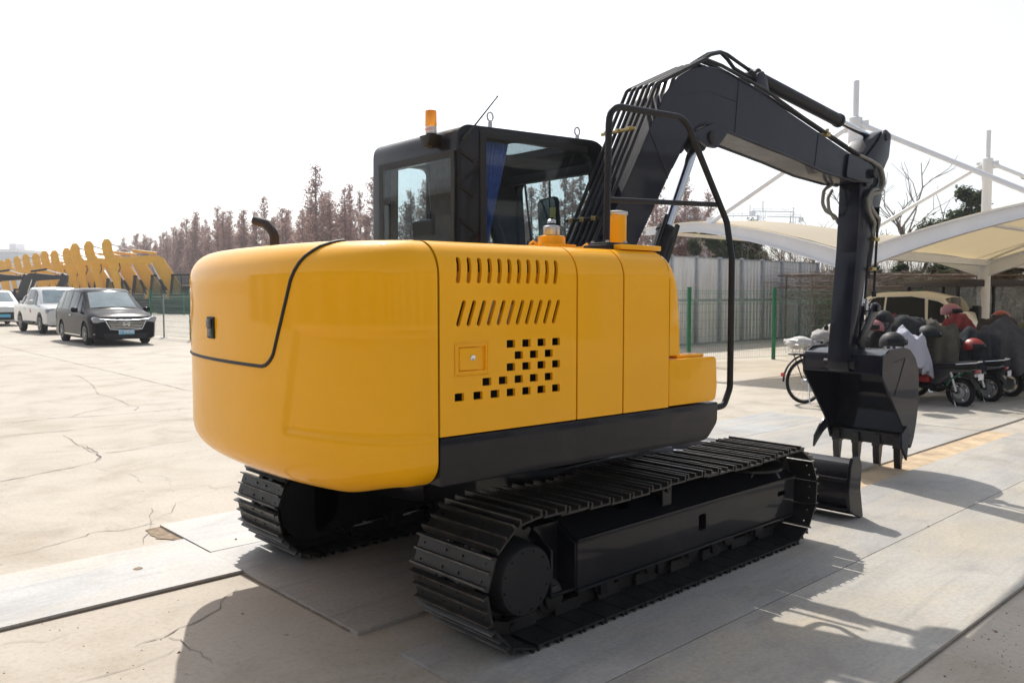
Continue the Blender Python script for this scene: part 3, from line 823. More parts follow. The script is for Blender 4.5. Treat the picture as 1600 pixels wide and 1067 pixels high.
# tool box at the front corner with its tread lid
g = G(); g.prism(round_poly([(-.046, .978), (.335, .978), (.348, 1.05), (.338, 1.214), (-.046, 1.214)], [.004, .03, .02, .03, .004]), 'y', -1.08, -.42)
tb = U(g, 'tool_box', M['yellow'], bevel=.012)
g = G(); g.box(.05, .27, -1.05, -.45, 1.214, 1.232); U(g, 'box_lid', M['yellow'], tb, bevel=.005)
g = G(); rgx = random.Random(4)
for i in range(7):
    for j in range(16):
        a = PI / 4 if (i + j) % 2 else -PI / 4; cx_, cy_ = .07 + i * .029, -1.03 + j * .037
        g.bar((cx_ - .008 * math.cos(a), cy_ - .008 * math.sin(a), 1.233), (cx_ + .008 * math.cos(a), cy_ + .008 * math.sin(a), 1.233), .004, .003)
U(g, 'tread_pattern', M['alu'], tb)
# black skirt under the right side
g = G()
sk = round_poly([(-1.455, .968), (.352, .968), (.350, .86), (.26, .772), (-1.455, .772)], [0, .01, .06, .09, 0], 6)
g.prism(sk, 'y', -1.086, -.86); U(g, 'side_skirt', M['black'], bevel=.035, segs=4, sharp=30)
g = G(); g.prism(round_poly([(-1.455, .968), (.80, .968), (.80, .86), (.68, .772), (-1.455, .772)], [0, .01, .06, .09, 0], 6), 'y', .86, 1.086); U(g, 'side_skirt', M['black'], bevel=.035, segs=4, sharp=30)

# things on the hood
g = G(); g.box(-.66, -.04, -.66, -.36, 1.765, 1.782); hp = U(g, 'tank_cover', M['yellow'], bevel=.004)
g = G(); g.lathe([(.13, 1.782), (.13, 1.80), (.075, 1.805), (.072, 1.845), (.055, 1.85)], (-.37, -.55, 0), n=28); U(g, 'filler_dome', M['yellow'], hp)
g = G(); g.lathe([(.044, 1.848), (.046, 1.852), (.046, 1.895), (.040, 1.902), (.018, 1.903), (.018, 1.912), (.024, 1.915), (.022, 1.93), (.006, 1.94)], (-.37, -.55, 0), n=24); U(g, 'breather_cap', M['alu'], hp)
g = G(); g.lathe([(.013, 1.905), (.023, 1.908), (.023, 1.922), (.012, 1.928), (.012, 1.945)], (-.37, -.55, 0), n=12); U(g, 'breather_knob', M['dark'], hp)
for x in (-.54, -.16):
    g = G(); g.tube([(x - .025, -.60, 1.78), (x - .022, -.60, 1.80), (x, -.60, 1.812), (x + .022, -.60, 1.80), (x + .025, -.60, 1.78)], .007); U(g, 'lifting_hook', M['yellow'], hp)
g = G()
for k in range(6): g.cyl((-.62 + k * .11, -.645, 1.780), (-.62 + k * .11, -.645, 1.788), .009, n=6)
U(g, 'cover_bolts', M['alu'], hp)
g = G(); g.box(-.30, .0, -.98, -.46, 1.765, 1.79); g.box(.07, .20, -.60, -.48, 1.60, 1.80); g.lathe([(.055, 1.76), (.055, 1.985), (.05, 1.99)], (.135, -.54, 0), n=24)
nk = U(g, 'filler_neck', M['yellow'], bevel=.004)
g = G(); g.lathe([(.06, 1.985), (.062, 1.99), (.062, 2.005), (.03, 2.012)], (.135, -.54, 0), n=24); U(g, 'filler_cap', M['alu'], nk)
g = G(); g.tube(fillet([(-1.39, .60, 1.74), (-1.39, .60, 1.875), (-1.41, .66, 1.935), (-1.44, .74, 1.955)], .06, 6), .026, 18, caps=False)
g.tube(fillet([(-1.39, .60, 1.74), (-1.39, .60, 1.875), (-1.41, .66, 1.935), (-1.4405, .742, 1.955)], .06, 6), .022, 18, caps=False)
U(g, 'exhaust_pipe', mat('rusty_exhaust', (.035, .028, .026), .7, vary=.4, vscale=20))

# hand rail
g = G()
pts = fillet([(-.27, -.85, 1.79), (-.255, -.85, 2.49), (.34, -.85, 2.505), (.62, -.93, 1.95), (.575, -1.0, 1.74), (.575, -1.0, 1.02), (.52, -1.0, .925), (.33, -1.0, .915)], [.10, .12, .05, .05, .08, .05], 6)
g.tube(pts, .0175, 14); hr = U(g, 'hand_rail', M['satin'])
g = G(); g.cyl((-.26, -.85, 2.02), (.565, -.905, 2.045), .014, n=12); U(g, 'rail_crossbar', M['satin'], hr)
g = G(); g.box(-.33, -.17, -.92, -.78, 1.79, 1.802); g.box(-.355, -.15, -.93, -.77, 1.765, 1.79); U(g, 'rail_foot', M['satin'], hr, bevel=.003)
g = G()
for x in (-.315, -.185):
    for y in (-.90, -.80): g.cyl((x, y, 1.80), (x, y, 1.812), .010, n=6)
U(g, 'rail_bolts', M['alu'], hr)

# ------------------------------------------------------------------ cab
CX0, CX1, CY0, CY1, CZ0, CZ1 = -.50, .74, .12, 1.08, .97, 2.555
g = G()
side = round_poly([(CX0, CZ0), (CX1 + .05, CZ0), (CX1 + .08, 1.5), (CX1, CZ1), (CX0 + .015, CZ1 - .03)], [.02, .04, .1, .16, .10], 8)
g.prism(side, 'y', CY0, CY1)
me = g.mesh('cab_frame', M['black'], bevel=.045, segs=4, sharp=30)
cuts = [G().prism(round_poly([(CX0 + .045, 1.02), (CX1 + .01, 1.02), (CX1 + .03, 1.5), (CX1 - .05, CZ1 - .05), (CX0 + .06, CZ1 - .08)], [.02, .04, .1, .12, .06], 4), 'y', CY0 + .045, CY1 - .045),
        G().prism(round_poly([(.165, 1.30), (.92, 1.30), (.92, 2.335), (.165, 2.335)], .04, 4), 'x', CX0 - .1, CX0 + .1),
        G().prism(round_poly([(-.285, 1.20), (.64, 1.20), (.66, 1.5), (.60, 2.46), (-.285, 2.47)], [.05, .05, .1, .10, .04], 5), 'y', CY0 - .1, CY0 + .1),
        G().prism(round_poly([(-.40, 1.45), (-.06, 1.45), (-.06, 2.40), (-.40, 2.40)], .06, 4), 'y', CY1 - .1, CY1 + .1),
        G().prism(round_poly([(.06, 1.20), (.60, 1.20), (.60, 1.7), (.46, 2.40), (.06, 2.40)], [.06, .06, .2, .1, .06], 4), 'y', CY1 - .1, CY1 + .1),
        G().prism(round_poly([(.19, 1.10), (1.01, 1.10), (1.01, 2.36), (.19, 2.36)], .07, 5), 'x', CX1 - .12, CX1 + .3),
        G().prism(round_poly([(.05, .26), (.58, .26), (.58, .94), (.05, .94)], .05, 4), 'z', CZ1 - .09, CZ1 + .1)]
cabm = me
for c_ in cuts: cabm = boolean_cut(cabm, [c_])
cab = link_mesh('cab', cabm, EX); cab.rotation_euler = (0, 0, UR); cab.location = (0, 0, -.02)
def pane(name, g, m=None): return U(g, name, m or M['glass'], cab)
pane('rear_window', G().box(CX0 - .004, CX0 + .002, .135, .965, 1.28, 2.375))
pane('side_window', G().prism(round_poly([(-.33, 1.15), (.67, 1.15), (.695, 1.5), (.635, 2.50), (-.33, 2.505)], [.03, .05, .1, .12, .03], 5), 'y', CY0 - .004, CY0 + .002))
pane('door_window', G().box(-.42, -.04, CY1 - .006, CY1 - .001, 1.43, 2.42)); pane('door_window', G().prism([(.04, 1.18), (.62, 1.18), (.62, 1.7), (.48, 2.42), (.04, 2.42)], 'y', CY1 - .006, CY1 - .001))
g = G(); g.prism([(CX1 + .062, 1.08), (CX1 + .068, 1.5), (CX1 + .003, 2.40), (CX1 - .003, 2.40), (CX1 + .062, 1.5), (CX1 + .055, 1.08)], 'y', .17, 1.03); pane('windscreen', g)
pane('roof_hatch', G().box(.03, .60, .24, .96, CZ1 - .02, CZ1 - .014))
# printed black borders round the panes
g = G()
for a_, b_, c_, d_ in ((.135, .165, 1.28, 2.375), (.92, .965, 1.28, 2.375), (.165, .92, 2.335, 2.375)): g.box(CX0 - .0065, CX0 - .005, a_, b_, c_, d_)
U(g, 'rear_window_border', M['seam'], cab)
g = G(); g.box(-.33, -.285, CY0 - .0065, CY0 - .005, 1.15, 2.50); g.box(-.285, .55, CY0 - .0065, CY0 - .005, 2.462, 2.50)
U(g, 'side_window_border', M['seam'], cab)
# three slanting louvres pressed into the corner post
for z in (2.33, 2.13, 1.93):
    g = G(); g.bar((-.475, CY0 - .004, z + .035), (-.375, CY0 - .004, z - .02), .010, .012, up=(0, 1, 0)); U(g, 'post_louvre', M['seam'], cab, bevel=.003)
    g = G(); g.bar((-.478, CY0 - .002, z + .049), (-.372, CY0 - .002, z - .008), .008, .010, up=(0, 1, 0)); U(g, 'louvre_edge', M['black'], cab, bevel=.003)
# inner pillars, header, seat, consoles
g = G(); g.tube(fillet([(.66, .98, 1.10), (.58, .98, 1.75), (.40, .98, 2.2), (.25, .98, 2.44)], .25, 8), [.05] * 20 if False else .05, 8)
g.bar((.05, .99, 1.1), (.05, .99, 2.42), .05, .07); g.box(.60, .68, .16, 1.04, 2.34, 2.40); g.box(CX0 + .05, .66, .17, 1.03, 1.0, 1.10)
U(g, 'cab_lining', M['dark'], cab, bevel=.01)
g = G(); g.box(-.22, .18, .38, .82, 1.38, 1.50); g.prism(round_poly([(-.30, 1.46), (-.16, 1.46), (-.26, 2.02), (-.36, 2.02)], .03), 'y', .38, .82); g.prism(round_poly([(-.36, 2.04), (-.28, 2.04), (-.30, 2.25), (-.38, 2.25)], .03), 'y', .33, .60)
U(g, 'operator_seat', M['seatfab'], cab, bevel=.03, segs=3)
g = G(); g.box(-.2, .25, .22, .34, 1.2, 1.62); g.box(-.2, .25, .86, .98, 1.2, 1.62); g.box(.45, .55, .3, .45, 1.1, 1.85)
for y in (.28, .92): g.cyl((.15, y, 1.62), (.19, y, 1.82), .012, n=8); g.cyl((.19, y, 1.80), (.20, y, 1.88), .022, n=10)
U(g, 'control_console', M['dark'], cab, bevel=.01)
def curtain(name, x_of, y_of, zt, zb, mt, n=46):
    g = G(); rows = []
    for j in range(13):
        v = j / 12; z = zt + (zb - zt) * v; row = []
        for i in range(n + 1):
            u = i / n; row.append((x_of(u, v, i), y_of(u, v, i), z))
        rows.append(row)
    g.grid(rows); return U(g, name, mt, cab, merge=False)
curtain('blue_curtain', lambda u, v, i: -.282 + (.02 + (.20 * (1 - v) ** 1.1)) * u, lambda u, v, i: .185 + .010 * math.sin(i * 1.1) + .004 * math.sin(i * .37 + v * 5), 2.455, 1.65, M['curtain'])
curtain('grey_curtain', lambda u, v, i: -.44 + .010 * math.sin(i * 1.3 + .6 * v), lambda u, v, i: .97 - .125 * u + .02 * v * u, 2.36, 1.25, M['curtain_grey'])
curtain('grey_curtain', lambda u, v, i: -.44 + .011 * math.sin(i * 1.1 + v), lambda u, v, i: .165 + .30 * u - .01 * v, 2.36, 1.25, M['curtain_grey'])
curtain('grey_curtain', lambda u, v, i: .0 + .25 * u - .05, lambda u, v, i: .165 + .0 * u if False else 1.02 + .008 * math.sin(i * 1.2), 2.40, 1.45, M['curtain_grey'])
# roof: eye bolts, beacon, antenna
for x, y in ((-.22, .16), (.50, .16)):
    g = G(); g.cyl((x, y, CZ1 - .03), (x, y, CZ1 + .012), .013, n=10)
    g.tube([(x + .022 * math.cos(a), y, CZ1 + .043 + .026 * math.sin(a)) for a in [2 * PI * k / 18 for k in range(18)]], .0055, 8, closed=True); g.cyl((x, y, CZ1 + .008), (x, y, CZ1 + .02), .007, n=8)
    U(g, 'lifting_eye', M['alu'], cab)
g = G(); g.prism([(.27, 2.475), (.385, 2.475), (.355, 2.41), (.30, 2.41)], 'x', -.575, -.49); g.cyl((-.53, .328, 2.40), (-.53, .328, 2.49), .022, n=14); U(g, 'beacon_bracket', M['seam'], cab, bevel=.004)
g = G(); g.lathe([(.034, 2.485), (.034, 2.525), (.031, 2.527)], (-.53, .328, 0), n=28); U(g, 'beacon_base', M['label'], cab)
g = G(); g.lathe([(.032, 2.527), (.035, 2.53), (.034, 2.612), (.032, 2.618), (.02, 2.62)], (-.53, .328, 0), n=28)
bl_ = U(g, 'beacon_lens', M['lens'], cab)
text_mesh('0216 0216', .017, .0004, 'beacon_label', M['red'], cab, Matrix.Translation((-.5655, .305, 2.505)) @ Matrix.Rotation(R(-80), 4, 'Z') @ Matrix.Rotation(PI / 2, 4, 'X'))
g = G(); g.tube([(-.45, .085, 2.445), (-.435, .085, 2.465), (-.225, .085, 2.70)], [.007, .0055, .004], 8); g.cyl((-.46, .10, 2.43), (-.445, .085, 2.455), .012, n=10); g.cyl((-.228, .085, 2.697), (-.222, .085, 2.705), .005, n=8); U(g, 'antenna', M['seam'], cab)
g = G(); g.tube(fillet([(.86, 1.02, 1.9), (.95, 1.22, 2.47), (1.0, .98, 2.49), (1.0, .97, 2.2)], .07, 6), .009, 8); U(g, 'mirror_stay', M['satin'], cab)
g = G(); g.prism(round_poly([(.87, 1.96), (1.10, 1.96), (1.12, 2.27), (.90, 2.29)], .05, 5), 'x', 1.0, 1.03)
mr = U(g, 'side_mirror', M['satin'], cab, bevel=.006)
g = G(); g.prism(round_poly([(.885, 1.975), (1.085, 1.975), (1.105, 2.255), (.915, 2.275)], .045, 5), 'x', .996, .9985); U(g, 'mirror_glass', mat('mirror_silver', (.35, .42, .43), .08, metal=1.0), mr)
g = G(); g.prism([(.90, 2.12), (.965, 2.12), (.965, 2.20), (.90, 2.20)], 'x', .9935, .9955); U(g, 'mirror_sticker', M['yl'], mr)

# ------------------------------------------------------------------ boom
YC = -.06; BW = .14
outline = [(.02, 1.10), (.02, 1.30), (.36, 1.86), (.94, 2.84), (1.07, 2.97), (1.22, 3.05), (1.36, 3.09), (1.50, 3.10), (1.62, 3.095), (2.02, 3.01), (2.37, 2.92), (3.34, 2.69), (3.60, 2.62), (3.66, 2.56), (3.64, 2.50),
           (3.35, 2.485), (2.90, 2.515), (2.45, 2.58), (1.67, 2.672), (1.45, 2.705), (1.32, 2.69), (1.20, 2.61), (1.06, 2.42), (.62, 1.76), (.30, 1.08)]
outline = round_poly(outline, [.02, .05, .1] + [.12] * 8 + [.05, .05, .05, .05] + [.1] * 8 + [.1, .04], 3)
g = G(); g.prism(outline, 'y', YC - BW, YC + BW)
boom = U(g, 'boom', M['steel_boom'], bevel=.004, segs=1, sharp=22)
def flange(poly, r_, name='boom_flange'):
    for s in (-1, 1):
        g = G(); pts = [(x, YC + s * (BW - .003), z) for x, z in poly]; g.tube(pts, r_, 8); U(g, name, M['steel_boom'], boom)
flange([(1.20, 2.61), (1.28, 2.67), (1.36, 2.70), (1.45, 2.705), (1.67, 2.672), (2.45, 2.58), (2.9, 2.515), (3.35, 2.485), (3.6, 2.497)], .011)
for s in (-1, 1):                                             # cylinder boss cheeks
    g = G(); g.prism(round_poly([(1.20, 2.62), (1.42, 2.71), (1.60, 2.685), (1.52, 2.60), (1.46, 2.545), (1.36, 2.545), (1.26, 2.58)], .03, 4), 'y', YC + s * .155 - .016, YC + s * .155 + .016)
    U(g, 'boom_lug', M['steel_boom'], boom, bevel=.003, segs=1)
g = G(); g.cyl((1.40, YC - .185, 2.61), (1.40, YC + .185, 2.61), .045, n=24); U(g, 'boom_pin', M['satin'], boom, bevel=.003)
for s in (-1, 1):                                             # boom head plates and foot
    g = G(); g.prism(round_poly([(3.20, 2.50), (3.62, 2.48), (3.70, 2.56), (3.62, 2.64), (3.40, 2.68), (3.24, 2.70)], .04, 4), 'y', YC + s * .15 - .012, YC + s * .15 + .012); U(g, 'boom_head_plate', M['steel_boom'], boom, bevel=.003, segs=1)
    g = G(); g.prism(round_poly([(-.12, .86), (.42, .86), (.30, 1.18), (.16, 1.30), (.0, 1.22)], .05, 4), 'y', YC + s * .20 - .02, YC + s * .20 + .02); U(g, 'boom_foot_bracket', M['satin'], bevel=.004)
g = G(); g.cyl((3.62, YC - .20, 2.565), (3.62, YC + .20, 2.565), .04, n=20); U(g, 'boom_pin', M['satin'], boom)
g = G(); g.cyl((.15, YC - .24, 1.15), (.15, YC + .24, 1.15), .05, n=20); U(g, 'boom_pin', M['satin'], boom)
for pts in ([(1.70, 2.672), (1.74, 3.085)], [(.98, 2.30), (.80, 2.58)], [(1.02, 2.37), (1.20, 2.62), (1.32, 2.70)], [(2.75, 2.545), (2.80, 2.815)], [(1.12, 2.86), (1.38, 2.93), (1.70, 2.90)]):
    g = G(); g.tube([(x, YC - BW - .001, z) for x, z in pts], .0035, 6); U(g, 'weld_bead', M['steel_boom'], boom)
# boom cylinder in front of the boom
def cylinder(a, b, frac, rb, rr, y, name, host):
    a = Vector((a[0], y, a[1])); b = Vector((b[0], y, b[1])); m_ = a.lerp(b, frac); d = (b - a).normalized()
    g = G(); g.tube([a, a + d * .02, m_ - d * .03, m_ - d * .03, m_, m_], [rb * .9, rb, rb, rb * 1.12, rb * 1.12, rb * .7], 22)
    g.cyl(a - Vector((0, rb * .9, 0)), a + Vector((0, rb * .9, 0)), rb * .95, n=18)
    c = U(g, name, M['satin'], host, sharp=40)
    g = G(); g.cyl(m_, b - d * rr, rr, n=18); U(g, 'cylinder_rod', M['rod'], host)
    g = G(); g.cyl(b - Vector((0, rb * .9, 0)), b + Vector((0, rb * .9, 0)), rr * 1.7, n=18); U(g, 'rod_eye', M['satin'], host)
    return c
cylinder((.62, 1.02), (1.385, 2.58), .62, .062, .033, YC - .04, 'boom_cylinder', boom)
cylinder((2.12, 3.17), (3.94, 2.92), .68, .052, .027, YC, 'arm_cylinder', boom)
g = G()
for s in (-1, 1): g.prism(round_poly([(2.0, 2.99), (2.24, 2.94), (2.17, 3.15), (2.12, 3.195), (2.06, 3.17)], .03, 3), 'y', YC + s * .075 - .01, YC + s * .075 + .01)
U(g, 'cylinder_lug', M['steel_boom'], boom, bevel=.003)
g = G(); g.bar((.80, YC - .16, 1.42), (1.06, YC - .16, 2.0), .02, .03); g.cyl((.74, YC - .10, 1.5), (1.02, YC - .10, 2.07), .012, n=8); U(g, 'cylinder_pipe', M['satin'], boom)
# steel pipes up the back of the boom
ys = [-.185, -.135, -.085, -.035, .015, .065]
for k, y in enumerate(ys):
    e = .028 + .004 * (k % 2)
    pth = [(-.05, y * .9 - .02, 1.42), (.10 - .03, y, 1.52), (.36 - e, y, 1.90), (.89 - e, y, 2.885), (1.05 - e, y, 3.02)]
    if k < 2: pth = pth[:-2] + [(.90 - e, y, 2.895), (1.36, y - .012, 3.135), (1.52, y - .03, 3.115), (2.02, y - .035, 3.03), (2.55, y - .03, 2.90 + .02 * k), (3.36, -.19 + .03 * k, 2.735), (3.50, -.17 + .03 * k, 2.72)]
    else: pth = pth[:-2] + [(.90 - e, y, 2.895), (1.38, y, 3.13), (1.50, y, 3.128), (2.0, y * .8, 3.03)]
    g = G(); g.tube(fillet(pth, .035, 4), .0125, 10); U(g, 'hydraulic_pipe', M['satin'], boom)
for (x, z), n_ in (((.70, 2.56), 0), ((.385, 1.98), 1)):
    g = G(); g.bar((x - .045, -.205, z + .025), (x - .045, .09, z + .025), .016, .020)
    cl = U(g, 'pipe_clamp', M['brass'] if not n_ else M['satin'], boom, bevel=.003)
    g = G()
    for y in (-.16, -.06, .04): g.box(x - .062, x - .045, y - .016, y + .016, z + .014, z + .040)
    U(g, 'clamp_block', M['brass'], boom, bevel=.003)
for k, pth in enumerate([[(1.40, -.05, 3.14), (1.58, -.05, 3.24), (1.72, -.05, 3.28), (1.81, -.05, 3.275), (1.95, -.05, 3.24), (2.10, -.05, 3.205), (2.33, -.05, 3.185), (2.42, -.05, 3.165), (2.54, -.055, 3.09), (2.62, -.06, 3.06)],
                         [(1.40, -.10, 3.14), (1.55, -.10, 3.22), (1.66, -.10, 3.255), (1.74, -.10, 3.22), (1.82, -.10, 3.17), (1.93, -.10, 3.15), (2.05, -.09, 3.14)]]):
    g = G(); g.tube(fillet(pth, .06, 4), .0135, 10); U(g, 'hydraulic_hose', M['satin'], boom)
g = G(); g.bar((2.30, -.05, 3.18), (2.24, -.05, 3.13), .012, .012); g.bar((2.34, -.05, 3.18), (2.28, -.05, 3.12), .012, .012); g.cyl((2.07, -.05, 3.213), (2.13, -.05, 3.200), .018, n=10); U(g, 'hose_bracket', M['alu'], boom)
g = G(); g.box(2.90, 2.96, -.215, -.13, 2.80, 2.835); g.cyl((2.93, -.20, 2.80), (2.93, -.20, 2.86), .014, n=8); U(g, 'pipe_clamp', M['brass'], boom, bevel=.003)

# ------------------------------------------------------------------ arm
ao = round_poly([(3.86, 2.95), (3.93, 2.975), (4.01, 2.955), (4.03, 2.90), (3.985, 2.74), (3.915, 2.66), (3.94, 2.40), (3.90, 2.30), (3.72, 1.88), (3.60, 1.30), (3.575, 1.02), (3.52, .89), (3.44, .87), (3.41, .96), (3.45, 1.30), (3.52, 1.90), (3.545, 2.30), (3.55, 2.55), (3.60, 2.75), (3.72, 2.88)], .03, 3)
g = G(); g.prism(ao, 'y', YC - .095, YC + .095)
arm = U(g, 'arm', M['steel_boom'], bevel=.006, segs=2, sharp=25)
for s in (-1, 1):
    g = G(); g.prism(round_poly([(3.80, 2.86), (3.93, 2.985), (4.035, 2.95), (4.0, 2.75), (3.90, 2.62), (3.75, 2.5), (3.62, 2.46), (3.55, 2.56), (3.62, 2.72)], .03, 4), 'y', YC + s * .108 - .012, YC + s * .108 + .012); U(g, 'arm_lug', M['steel_boom'], arm, bevel=.003)
g = G(); g.cyl((3.95, YC - .13, 2.92), (3.95, YC + .13, 2.92), .032, n=20); U(g, 'arm_pin', M['satin'], arm)
for px_, pz_, pr_ in ((3.47, .94, .042), (3.56, 1.14, .036)):
    g = G(); g.cyl((px_, YC - .145, pz_), (px_, YC + .145, pz_), pr_, n=20); U(g, 'arm_pin', M['satin'], arm)
cylinder((3.985, 2.36), (3.80, 1.42), .72, .042, .024, YC, 'bucket_cylinder', arm)
g = G(); g.cyl((3.86, -.165, 2.30), (3.815, -.165, 1.55), .011, n=10); g.cyl((3.81, -.165, 1.57), (3.82, -.165, 1.52), .02, n=10); g.cyl((3.79, -.13, 2.15), (3.73, -.13, 1.50), .011, n=10); U(g, 'hydraulic_pipe', M['satin'], arm)
for z, x in ((2.02, 3.80), (1.76, 3.76)):
    g = G(); g.box(x - .03, x + .05, -.19, -.155, z - .014, z + .014); U(g, 'pipe_clamp', M['brass'], arm, bevel=.003)
for k, pth in enumerate([[(3.50, -.16, 2.72), (3.66, -.19, 2.685), (3.80, -.21, 2.64), (3.87, -.21, 2.52), (3.80, -.21, 2.42), (3.66, -.20, 2.40), (3.64, -.20, 2.30), (3.76, -.20, 2.22), (3.86, -.18, 2.20), (3.86, -.165, 2.12)],
                         [(3.50, -.13, 2.73), (3.68, -.16, 2.70), (3.84, -.18, 2.64), (3.90, -.17, 2.52), (3.82, -.19, 2.45), (3.69, -.20, 2.44), (3.60, -.20, 2.36), (3.64, -.20, 2.24), (3.78, -.18, 2.16), (3.80, -.14, 2.05)]]):
    g = G(); g.tube(fillet(pth, .08, 4), .0155, 10); U(g, 'hydraulic_hose', M['hosegrey'], arm)
g = G(); g.tube(fillet([(3.50, .06, 2.50), (3.38, .08, 2.44), (3.36, .08, 2.32), (3.42, .08, 2.26), (3.56, .07, 2.22), (3.60, .06, 2.16)], .06, 4), .0155, 10); U(g, 'hydraulic_hose', M['hosegrey'], arm)
g = G(); g.tube(fillet([(3.55, .10, 2.45), (3.50, .11, 2.38), (3.52, .11, 2.28), (3.60, .10, 2.2)], .05, 4), .0145, 10); U(g, 'hydraulic_hose', M['hosegrey'], arm)
g = G(); g.cyl((3.70, -.165, 1.50), (3.69, -.165, 1.40), .016, n=10); g.cyl((3.69, -.165, 1.42), (3.73, -.165, 1.42), .012, n=8); g.cyl((3.66, -.165, 1.36), (3.67, -.165, 1.28), .013, n=10); U(g, 'valve_fitting', M['chrome'], arm)
for s in (-1, 1):                                             # bucket linkage
    g = G(); g.bar((3.56, YC + s * .125, 1.14), (3.81, YC + s * .125, 1.43), .022, .085, up=(0, 1, 0)) if False else g.prism(round_poly([(3.50, 1.12), (3.56, 1.08), (3.87, 1.40), (3.84, 1.47), (3.76, 1.46)], .03, 4), 'y', YC + s * .125 - .012, YC + s * .125 + .012)
    U(g, 'link_arm', M['steel_boom'], arm, bevel=.003)
g = G(); g.prism(round_poly([(3.84, 1.46), (3.76, 1.44), (3.66, 1.05), (3.70, .98), (3.78, 1.0)], .03, 4), 'y', YC - .05, YC + .05); g.cyl((3.81, YC - .16, 1.42), (3.81, YC + .16, 1.42), .034, n=18); g.cyl((3.72, YC - .14, 1.03), (3.72, YC + .14, 1.03), .034, n=18)
U(g, 'bucket_link', M['steel_boom'], arm, bevel=.004)

# ------------------------------------------------------------------ bucket
B0, B1 = -.415, .285
outer = [(3.475, .90), (3.49, 1.03), (3.62, 1.055), (3.83, 1.065), (3.94, 1.04), (4.03, .97), (4.09, .87), (4.115, .74), (4.115, .58), (4.09, .43), (4.055, .31), (4.01, .215)]
inner = [(3.975, .23), (4.02, .32), (4.06, .43), (4.085, .58), (4.085, .73), (4.062, .855), (4.01, .945), (3.93, 1.01), (3.83, 1.035), (3.62, 1.025), (3.515, 1.0), (3.50, .90)]
g = G(); g.prism(outer + inner, 'y', B0, B1)
bk = U(g, 'bucket', M['steel_boom'], sharp=28)
g = G(); g.box(3.47, 3.51, B0, B1, .87, 1.03); g.box(3.462, 3.474, B0, B1, .862, .885)
U(g, 'bucket_crossplate', M['steel_boom'], bk, bevel=.006)
for y0 in (B0 - .018, B1):
    g = G(); g.prism(round_poly([(3.47, .85), (3.47, 1.01), (3.60, 1.075), (3.84, 1.085), (3.96, 1.06), (4.06, .985), (4.125, .88), (4.14, .74), (4.14, .57), (4.11, .41), (4.07, .28), (4.02, .19), (3.95, .205), (3.87, .38)], .025, 3), 'y', y0, y0 + .018)
    U(g, 'bucket_side_plate', M['steel_boom'], bk, bevel=.003, segs=1)
g = G(); g.tube([(3.68, B0 - .02, .965), (3.86, B0 - .02, .99), (3.76, B0 - .02, .80), (3.68, B0 - .02, .68)], .0028, 6); U(g, 'weld_bead', M['steel_boom'], bk)
g = G(); g.prism([(3.945, .20), (4.0, .20), (4.03, .29), (3.995, .32), (3.965, .30)], 'y', B0, B1); U(g, 'cutting_edge', M['shoe'], bk, bevel=.003)
for s, y in ((-1, B0 - .028), (1, B1 + .028)):
    g = G(); vs = [(3.90, .40), (3.80, .34), (3.755, .23), (3.79, .12), (3.88, .25), (3.95, .30)]
    g.prism(vs, 'y', y - .010, y + .010); g.v = [(v[0], v[1] + s * .05 * max(0, (.34 - v[2]) / .2), v[2]) for v in g.v]
    U(g, 'side_cutter', M['steel_boom'], bk, bevel=.002, segs=1)
g = G()
for z in (.31, .22): g.cyl((3.93, B0 - .05, z + .0), (3.93, B0, z), .016, n=6)
U(g, 'cutter_bolts', M['satin'], bk)
for y in (-.35, -.16, .035, .225):
    g = G()
    rws = []
    for z, x0, x1, hw in ((.285, 3.935, 4.01, .026), (.22, 3.925, 4.01, .034), (.185, 3.92, 4.0, .038), (.178, 3.925, 3.995, .030), (.10, 3.93, 3.985, .030), (.065, 3.935, 3.98, .028), (.012, 3.945, 3.972, .030), (.004, 3.95, 3.968, .030)):
        rws.append([(x0, y - hw, z), (x1, y - hw, z), (x1, y + hw, z), (x0, y + hw, z)])
    g.grid(rws, closed_u=True); g.add(rws[0], [(0, 1, 2, 3)]); g.add(rws[-1], [(3, 2, 1, 0)])
    U(g, 'bucket_tooth', M['shoe'], bk, bevel=.002, segs=1)
# ================================================================== CARS
M['carblack'] = mat('dark_car_paint', (0.006, 0.006, 0.009), 0.16, ior=1.13)
M['carwhite'] = mat('white_car_paint', (0.62, 0.62, 0.60), 0.25, coat=0.7)
M['carcream'] = mat('cream_car_paint', (0.68, 0.64, 0.56), 0.3, coat=0.5, dust=.15)
M['plastic'] = mat('black_plastic', (0.018, 0.018, 0.02), 0.55, ior=1.25)
M['platebl'] = mat('light_blue_number_plate', (0.10, 0.42, 0.62), 0.5)
M['headl'] = mat('headlight_glass', (0.28, 0.30, 0.33), 0.12, coat=.3)
M['taill'] = mat('tail_light', (0.35, 0.01, 0.01), 0.15, coat=1.0)
M['rim'] = mat('alloy_rim', (0.33, 0.34, 0.36), 0.3, metal=.8)

